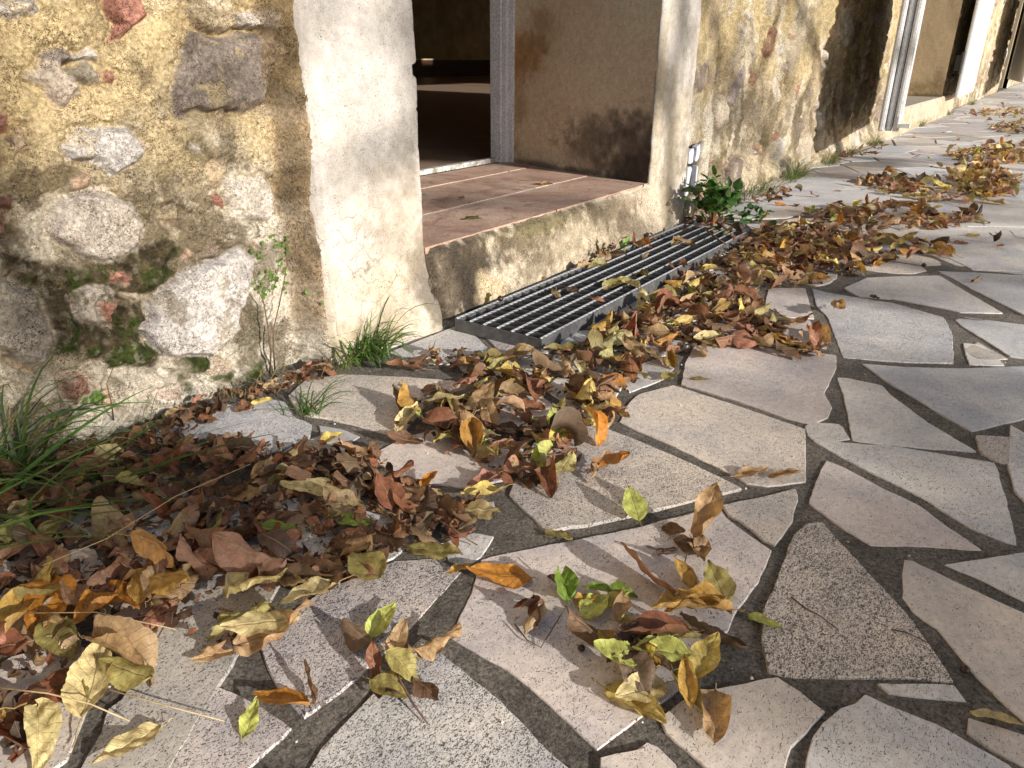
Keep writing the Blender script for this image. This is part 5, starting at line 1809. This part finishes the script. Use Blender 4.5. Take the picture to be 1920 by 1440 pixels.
# ------------------------------------------------------------------ plants with leaves
def broad_leaves(rg, pts, size, cols, up=.5):
    V_, F_l, C_, n0 = [], [], [], 0
    for p in pts:
        V, F_, uv = leaf_shape(rg, rg.uniform(*size), rg.uniform(.55, .85), 9, 2, bend=rg.normal(-.3, .4), roll=rg.normal(0, 1.5), fold=rg.uniform(0, .4), ripple=.03, stalk=True)
        V = V @ rot(rg.uniform(0, 6.28), rg.normal(up, .5), rg.normal(0, .5)).T + np.array(p)[None]
        V_.append(V)
        F_l.append(F_ + n0)
        n0 += len(V)
        c = np.array(cols[rg.integers(len(cols))]) * rg.uniform(.7, 1.25)
        C_.append(np.tile(c[None], (len(V), 1)))
    return np.concatenate(V_), np.concatenate(F_l), np.concatenate(C_)


wp = (2.83, 1.02, 0)
WD = empty("leafy_weed", "dark green leafy weed growing in front of the broken air vent", "plant", wp)
rg = np.random.default_rng(9)
pts = []
st = MB()
for k in range(26):
    a_ = rg.uniform(0, 6.28)
    h = rg.uniform(.05, .21)
    r_ = rg.uniform(.03, .17)
    e = (r_ * math.cos(a_) * 1.2, r_ * math.sin(a_) * .55, h)
    line = [(0, 0, 0), (e[0] * .3, e[1] * .3, h * .5), (e[0] * .7, e[1] * .7, h * .85), e]
    st.tube(line, .0022, .0012, 5)
    for _ in range(7):
        t = rg.uniform(.35, 1)
        i_ = min(int(t * 3), 2)
        f = t * 3 - i_
        q = [line[i_][c_] + (line[i_ + 1][c_] - line[i_][c_]) * f + rg.normal(0, .012) for c_ in range(3)]
        q[2] = max(q[2], .01)
        pts.append(q)
st.build("stem", mat_simple("red_stem", (.25, .05, .03), (.16, .14, .05), 60, .6, .2, .001), WD)
V, F_, C = broad_leaves(rg, pts, (.028, .056), [(.04, .10, .02), (.06, .14, .03), (.10, .19, .04), (.035, .08, .02)])
mesh_np("foliage", V, F_, MWEED, WD, C)
WD2 = empty("leafy_weed", "low dark green weed creeping over the slab right of the grate", "plant", (2.98, .95, 0))
pts = [(rg.uniform(-.12, .2), rg.normal(0, .045), rg.uniform(.006, .03)) for _ in range(42)]
V, F_, C = broad_leaves(rg, pts, (.02, .045), [(.035, .085, .018), (.05, .11, .03)], .15)
mesh_np("foliage", V, F_, MWEED, WD2, C)
WD3 = empty("seedling", "light green seedling between the dry leaves at the back of the grate", "plant", (2.10, 1.05, .02))
pts = [(rg.normal(0, .02), rg.normal(0, .012), rg.uniform(.02, .06)) for _ in range(7)]
V, F_, C = broad_leaves(rg, pts, (.02, .035), [(.16, .30, .05)], .5)
mesh_np("foliage", V, F_, MWEED, WD3, C)

# small creeper on the rough wall, right of the big grey stone
for nm, zone, n_, lab in (("wall_creeper", z4([(1430, 190), (1500, 170), (1500, 260), (1450, 300), (1440, 470), (1500, 470), (1580, 400), (1560, 330), (1510, 330)]), 44, "tiny green creeper leaves on the wall beside the big grey stone"),
                          ("wall_creeper", z4([(1560, 120), (1620, 100), (1650, 400), (1750, 470), (1680, 520), (1600, 420)]), 34, "sparse creeper leaves on the rough wall nearer the plaster pier"),
                          ("wall_creeper", z4([(480, 1030), (560, 1020), (640, 1010), (620, 1060), (480, 1100)]), 22, "tiny green leaves low on the wall above the straw grass")):
    P = [tuple(onwall(x, y, 1.23)[[0, 2]]) for x, y in zone]
    pp = []
    for _ in range(n_):
        q = sample_poly(P, rg)
        dd, _c = left_surface(np.array([q[0]]), np.array([q[1]]))
        pp.append((q[0], 1.24 - float(dd[0]) - rg.uniform(.001, .006), q[1]))
    c0 = np.mean(pp, 0)
    V_, Fl, Cc, n0 = [], [], [], 0
    for p in pp:
        V, F_, uv = leaf_shape(rg, rg.uniform(.006, .011), .8, 5, 1, bend=-.5, fold=.1, ripple=0, stalk=False)
        V = V @ rot(rg.uniform(0, 6.28), .1, 0).T
        V = V[:, [0, 2, 1]] * np.array([1, -1, 1])
        V_.append(V + (np.array(p) - c0)[None])
        Fl.append(F_ + n0)
        n0 += len(V)
        Cc.append(np.tile((np.array([.09, .17, .025]) * rg.uniform(.6, 1.3))[None], (len(V), 1)))
    o = mesh_np(nm, np.concatenate(V_), np.concatenate(Fl), MWEED, None, np.concatenate(Cc))
    o.location = c0.tolist()
    tag(o, lab, "plant")


# ------------------------------------------------------------------ stems, twigs, berries, grit
def twig(pts, r0, r1, label, mat=MTWIG, name="twig", group=None):
    c0 = np.array(pts[0], float)
    m = MB()
    m.tube([tuple(np.array(p) - c0) for p in pts], r0, r1, 6)
    o = m.build(name, mat, None, smooth=True)
    o.location = c0.tolist()
    return tag(o, label, "twig", group)


def wallpt(x, y, off=.01, Y=1.215):
    p = onwall(x, y, Y)
    return (p[0], p[1] - off, p[2])


b0 = gnd(516, 697)
twig([b0] + [wallpt(x, y, .0, 1.20) for x, y in ((513, 660), (512, 620), (524, 570), (534, 520), (541, 478))], .0022, .0007, "thin reddish stem standing against the wall, taller one")
twig([gnd(506, 700)] + [wallpt(x, y, .0, 1.20) for x, y in ((508, 660), (502, 610), (494, 565), (482, 540), (474, 510))], .0022, .0006, "thin dark stem standing against the wall, left one")
twig([gnd(214, 800), wallpt(210, 760, 0, 1.2), wallpt(200, 720, 0, 1.2), wallpt(212, 690, 0, 1.2)], .0016, .0006, "short thin stem beside the low white stones")


def G3(x, y, z):
    return tuple(gnd(x, y, z))


twig([G3(1484, 1120, .003), G3(1510, 1140, .003), G3(1540, 1156, .003), G3(1572, 1181, .002)], .0011, .0006, "dark twig on the speckled triangular slab")
twig([G3(1672, 1180, .003), G3(1700, 1186, .004), G3(1730, 1200, .003), G3(1762, 1217, -.002)], .0009, .0005, "thin stalk at the right edge of the triangular slab")
twig([G3(735, 1240, .02), G3(752, 1280, .014), G3(775, 1320, .008), G3(802, 1357, .003)], .0016, .001, "dark stalk sticking out of the small front heap")
twig([G3(965, 1170, .006), G3(988, 1200, .004), G3(1014, 1214, .003), G3(1035, 1180, .010), G3(1060, 1140, .02)], .0009, .0007, "bent red stalk in front of the small green group")
twig([G3(1290, 1035, .02), G3(1282, 1060, .012), G3(1290, 1085, .004)], .0008, .0006, "dark red stalk above the small golden leaf")
twig([G3(1800, 596, .003), G3(1840, 600, .004), G3(1870, 597, .003)], .0012, .0008, "thin dark twig on the slab at the right edge")
twig([G3(840, 985, .035), G3(862, 1000, .03), G3(878, 1012, .018), G3(895, 1022, .004)], .0012, .001, "dark stalk hanging from the right end of the brown heap")
twig([G3(960, 860, .02), G3(1010, 856, .022), G3(1060, 850, .018)], .0014, .001, "brown twig across the front of the middle heap")
twig([G3(1322, 430, .05), G3(1345, 448, .045), G3(1362, 458, .035)], .004, .003, "short thick stick on the far end of the grate")
twig([G3(200, 1292, .02), G3(300, 1320, .012), G3(420, 1352, .01)], .0008, .0006, "pale straw crossing the lower left slab", MSTALK, "straw")
twig([G3(0, 1290, .03), G3(90, 1300, .03), G3(170, 1320, .03), G3(243, 1352, .006)], .0009, .0007, "pale straw over the large veined brown leaf", MSTALK, "straw")
twig([G3(80, 1060, .035), G3(200, 1010, .05), G3(330, 930, .05), G3(470, 870, .035)], .0008, .0005, "long dry straw slanting across the left heap", MSTALK, "straw")
twig([G3(20, 1150, .03), G3(180, 1148, .04), G3(330, 1180, .03)], .0007, .0005, "dry straw on the golden front of the left heap", MSTALK, "straw")


def berry(x, y, r, label, z=0.0):
    m = MB()
    nu_, nv_ = 10, 14
    P = gnd(x, y, r + z)
    V = []
    for i in range(nu_ + 1):
        a_ = math.pi * i / nu_
        for j in range(nv_):
            b_ = 2 * math.pi * j / nv_
            rr = r * (1 + .05 * math.sin(3 * b_ + i))
            V.append((rr * math.sin(a_) * math.cos(b_), rr * math.sin(a_) * math.sin(b_), r * .92 * math.cos(a_)))
    Fq = [(i * nv_ + j, (i + 1) * nv_ + j, (i + 1) * nv_ + (j + 1) % nv_, i * nv_ + (j + 1) % nv_) for i in range(nu_) for j in range(nv_)]
    m.add(V, Fq)
    m.tube([(0, 0, r * .85), (r * .1, 0, r * 1.15)], r * .12, r * .08, 5)
    o = m.build("berry", MBERRY, None, smooth=True)
    o.location = P.tolist()
    tag(o, label, "berry")


berry(1090, 1215, .0042, "small shiny brown berry on the pale slab by its own shadow")
berry(1809, 1255, .0052, "round black berry in the joint at the lower right")
berry(1732, 497, .007, "round dark berry on the slab beyond the grate heap")
berry(1283, 1222, .004, "dark berry lying inside the yellow cluster", .004)
berry(938, 560, .008, "black nut lying at the back corner of the grate", .03)

rgp = np.random.default_rng(4)
V_, Fl, n0 = [], [], 0
ico = np.array([(0, 0, 1), (1, 0, 0), (0, 1, 0), (-1, 0, 0), (0, -1, 0), (0, 0, -1)], float)
icf = np.array([(0, 1, 2), (0, 2, 3), (0, 3, 4), (0, 4, 1), (5, 2, 1), (5, 3, 2), (5, 4, 3), (5, 1, 4)])
for _ in range(900):
    x, y = rgp.uniform(.1, 3.2), rgp.uniform(-.4, 1.2)
    r = .0006 + .0022 * rgp.random() ** 3
    V = ico * r * rgp.uniform(.6, 1.3, (6, 3))
    V_.append(V + np.array([x, y, -.002 + r * .4 if rgp.random() < .5 else .001]))
    Fl.append(icf + n0)
    n0 += 6
tag(mesh_np("grit", np.concatenate(V_), np.concatenate(Fl), MPEB, None, smooth=False), "pale grit scattered over slabs and joints", "grit", kind="stuff")

# ------------------------------------------------------------------ trees behind the camera (they throw the soft shade)

class Tree:
    def __init__(s, name, label, base, h, r, seed):
        s.root = empty(name, label, "tree", base, "bare autumn trees behind the viewer")
        s.base = Vector(base)
        s.tr = MB()
        s.rg = np.random.default_rng(seed)
        s.pts = []
        s.tips = []
        k = 9
        p = [(s.rg.normal(0, .03) * i, s.rg.normal(0, .03) * i, h * i / (k - 1)) for i in range(k)]
        p[0] = (0, 0, -.05)
        s.tr.tube(p, r, r * .35, 10)
        s.spine = p
        s.br = MB()

    def limb(s, pts, r0, r1, twigs=0, over=0.0):
        """pts in world space, joined to the nearest point of the trunk"""
        q = [Vector(p) - s.base for p in pts]
        a = min(s.spine[2:], key=lambda t: (Vector(t) - q[0]).length + 1.6 * abs(t[2] - q[0].z + .5))
        a = Vector(a)
        if over:
            a = Vector(s.spine[-3])
            u_ = q[0] + Vector((0, .15, over))
            s.br.tube([a, (a + u_) / 2 + Vector((0, 0, .15)), u_, (u_ + q[0]) / 2 + Vector((.04, 0, 0)), q[0]], r0 * 1.2, r0, 7)
        else:
            m = (a + q[0]) / 2 + Vector((0, 0, .05))
            s.br.tube([a, m, q[0]], r0 * 1.1, r0, 7)
        s.br.tube(q, r0, r1, 7)
        for _ in range(twigs):
            i = s.rg.integers(0, len(q) - 1)
            b = q[i].lerp(q[i + 1], s.rg.random())
            e = b + Vector((s.rg.normal(0, .35), s.rg.normal(0, .5), abs(s.rg.normal(.1, .3))))
            s.br.tube([b, (b + e) / 2 + Vector((0, 0, .04)), e], r1 * .8, .003, 4)

    def leaves(s, P, size):
        s.tips.append((np.array(P) - np.array(s.base), size))

    def finish(s):
        s.tr.build("trunk", MBARK, s.root, smooth=True)
        s.br.build("branches", MBARK, s.root, smooth=True)
        Vs, Fs, Cs, n0 = [], [], [], 0
        for P, size in s.tips:
            for p in P:
                V, F_, uv = leaf_shape(s.rg, s.rg.uniform(*size), .6, 5, 1, bend=.3, fold=.2, stalk=False)
                V = V @ rot(s.rg.uniform(0, 6.28), s.rg.normal(0, 1), s.rg.normal(0, 1)).T + p
                Vs.append(V)
                Fs.append(F_ + n0)
                n0 += len(V)
                Cs.append(np.tile(np.array([(.5, .38, .08), (.42, .25, .08), (.3, .3, .08)][s.rg.integers(3)])[None], (len(V), 1)))
        if Vs:
            mesh_np("crown", np.concatenate(Vs), np.concatenate(Fs), MGRASS, s.root, np.concatenate(Cs))


def back(P, t):
    return (Vector(P) - LD * t)


def grd(px, z=0.0):
    return [Vector(gnd(x, y, z)) for x, y in px]


def wl(px, Y):
    return [Vector(onwall(x, y, Y)) for x, y in px]


def cloud(poly, n, tr, rg, t=(11, 13.5)):
    """leaves standing between the sun and a patch of the place"""
    out = []
    for _ in range(n):
        a, b, c = (poly[i] for i in rg.choice(len(poly), 3, replace=False))
        u, v = rg.random(2)
        if u + v > 1:
            u, v = 1 - u, 1 - v
        out.append(tuple(back(a + (b - a) * u + (c - a) * v, rg.uniform(*t))))
    return out


def base_at(s, t):
    """ground position whose trunk shadow runs through X = s at Y = 0"""
    p = Vector((s, 0, 0)) - Vector((LD.x, LD.y, 0)).normalized() * t
    return (p.x, p.y, 0)


TA = Tree("tree", "slim tree behind the viewer whose limbs shade the right-hand slabs", base_at(2.62, 12), 6.6, .085, 1)
ra = np.random.default_rng(2)
for px, r_, t in (([(1960, 860), (1760, 840), (1560, 775), (1400, 735), (1260, 705)], .035, 11.5),
                  ([(1960, 745), (1700, 700), (1560, 690)], .045, 12.2),
                  ([(1960, 1080), (1740, 1030), (1560, 1000)], .05, 12.0),
                  ([(1960, 1240), (1660, 1190), (1530, 1215)], .05, 11.0),
                  ([(1960, 1400), (1600, 1370), (1460, 1440)], .05, 12.6)):
    TA.limb([back(p, t) for p in grd(px)], r_, .012, 3)
for px, Y, r_, t in (([(600, 0), (560, 60), (450, 170), (330, 230)], 1.2, .03, 12), ([(790, 255), (690, 300), (590, 345)], 1.16, .035, 11.6), ([(800, 10), (660, 70)], 1.16, .04, 12.3),
                     ([(20, 470), (70, 640), (100, 760)], 1.2, .05, 11.2)):
    TA.limb([back(p, t) for p in wl(px, Y)], r_, .012, 2, over=1.3)
TA.leaves(cloud(grd([(1540, 960), (1960, 930), (1960, 1440), (1520, 1440)]), 480, TA, ra), (.05, .08))
TA.leaves(cloud(grd([(1600, 700), (1960, 700), (1960, 900), (1560, 860)]), 230, TA, ra), (.05, .08))
TA.leaves(cloud(grd([(-60, 850), (300, 830), (600, 900), (560, 1010), (-60, 1060)]), 230, TA, ra), (.05, .08))
TA.leaves(cloud(wl([(0, 480), (140, 560), (120, 880), (0, 900)], 1.22), 40, TA, ra), (.05, .08))
TA.finish()
TB = Tree("tree", "slim tree farther along whose limbs stripe the distant path with shade", base_at(5.5, 12.5), 6.5, .12, 5)
for px, r_, t in (([(1460, 545), (1700, 560), (1960, 560)], .03, 12), ([(1560, 455), (1760, 468), (1960, 480)], .03, 11.5), ([(1420, 400), (1700, 392), (1960, 398)], .03, 12.5), ([(1500, 330), (1700, 300), (1960, 300)], .035, 12)):
    TB.limb([back(p, t) for p in grd(px)], r_, .015, 5)
TB.limb([back(p, 12) for p in wl([(1290, -60), (1282, 60), (1290, 190)], 1.16)], .03, .02, 2)
TB.limb([back(p, 12) for p in wl([(1480, -40), (1450, 80), (1400, 200), (1330, 260)], 1.2)], .05, .02, 4)
TB.limb([back(p, 11.5) for p in grd([(790, 382), (900, 360), (1010, 372), (1180, 372)], .19)], .02, .012, 2)
TB.leaves(cloud(grd([(1500, 540), (1900, 440), (1960, 620), (1700, 580)]), 60, TB, ra), (.05, .08))
TB.leaves(cloud(wl([(1250, 0), (1560, 0), (1500, 300), (1280, 260)], 1.2), 260, TB, ra), (.06, .09))
TB.finish()
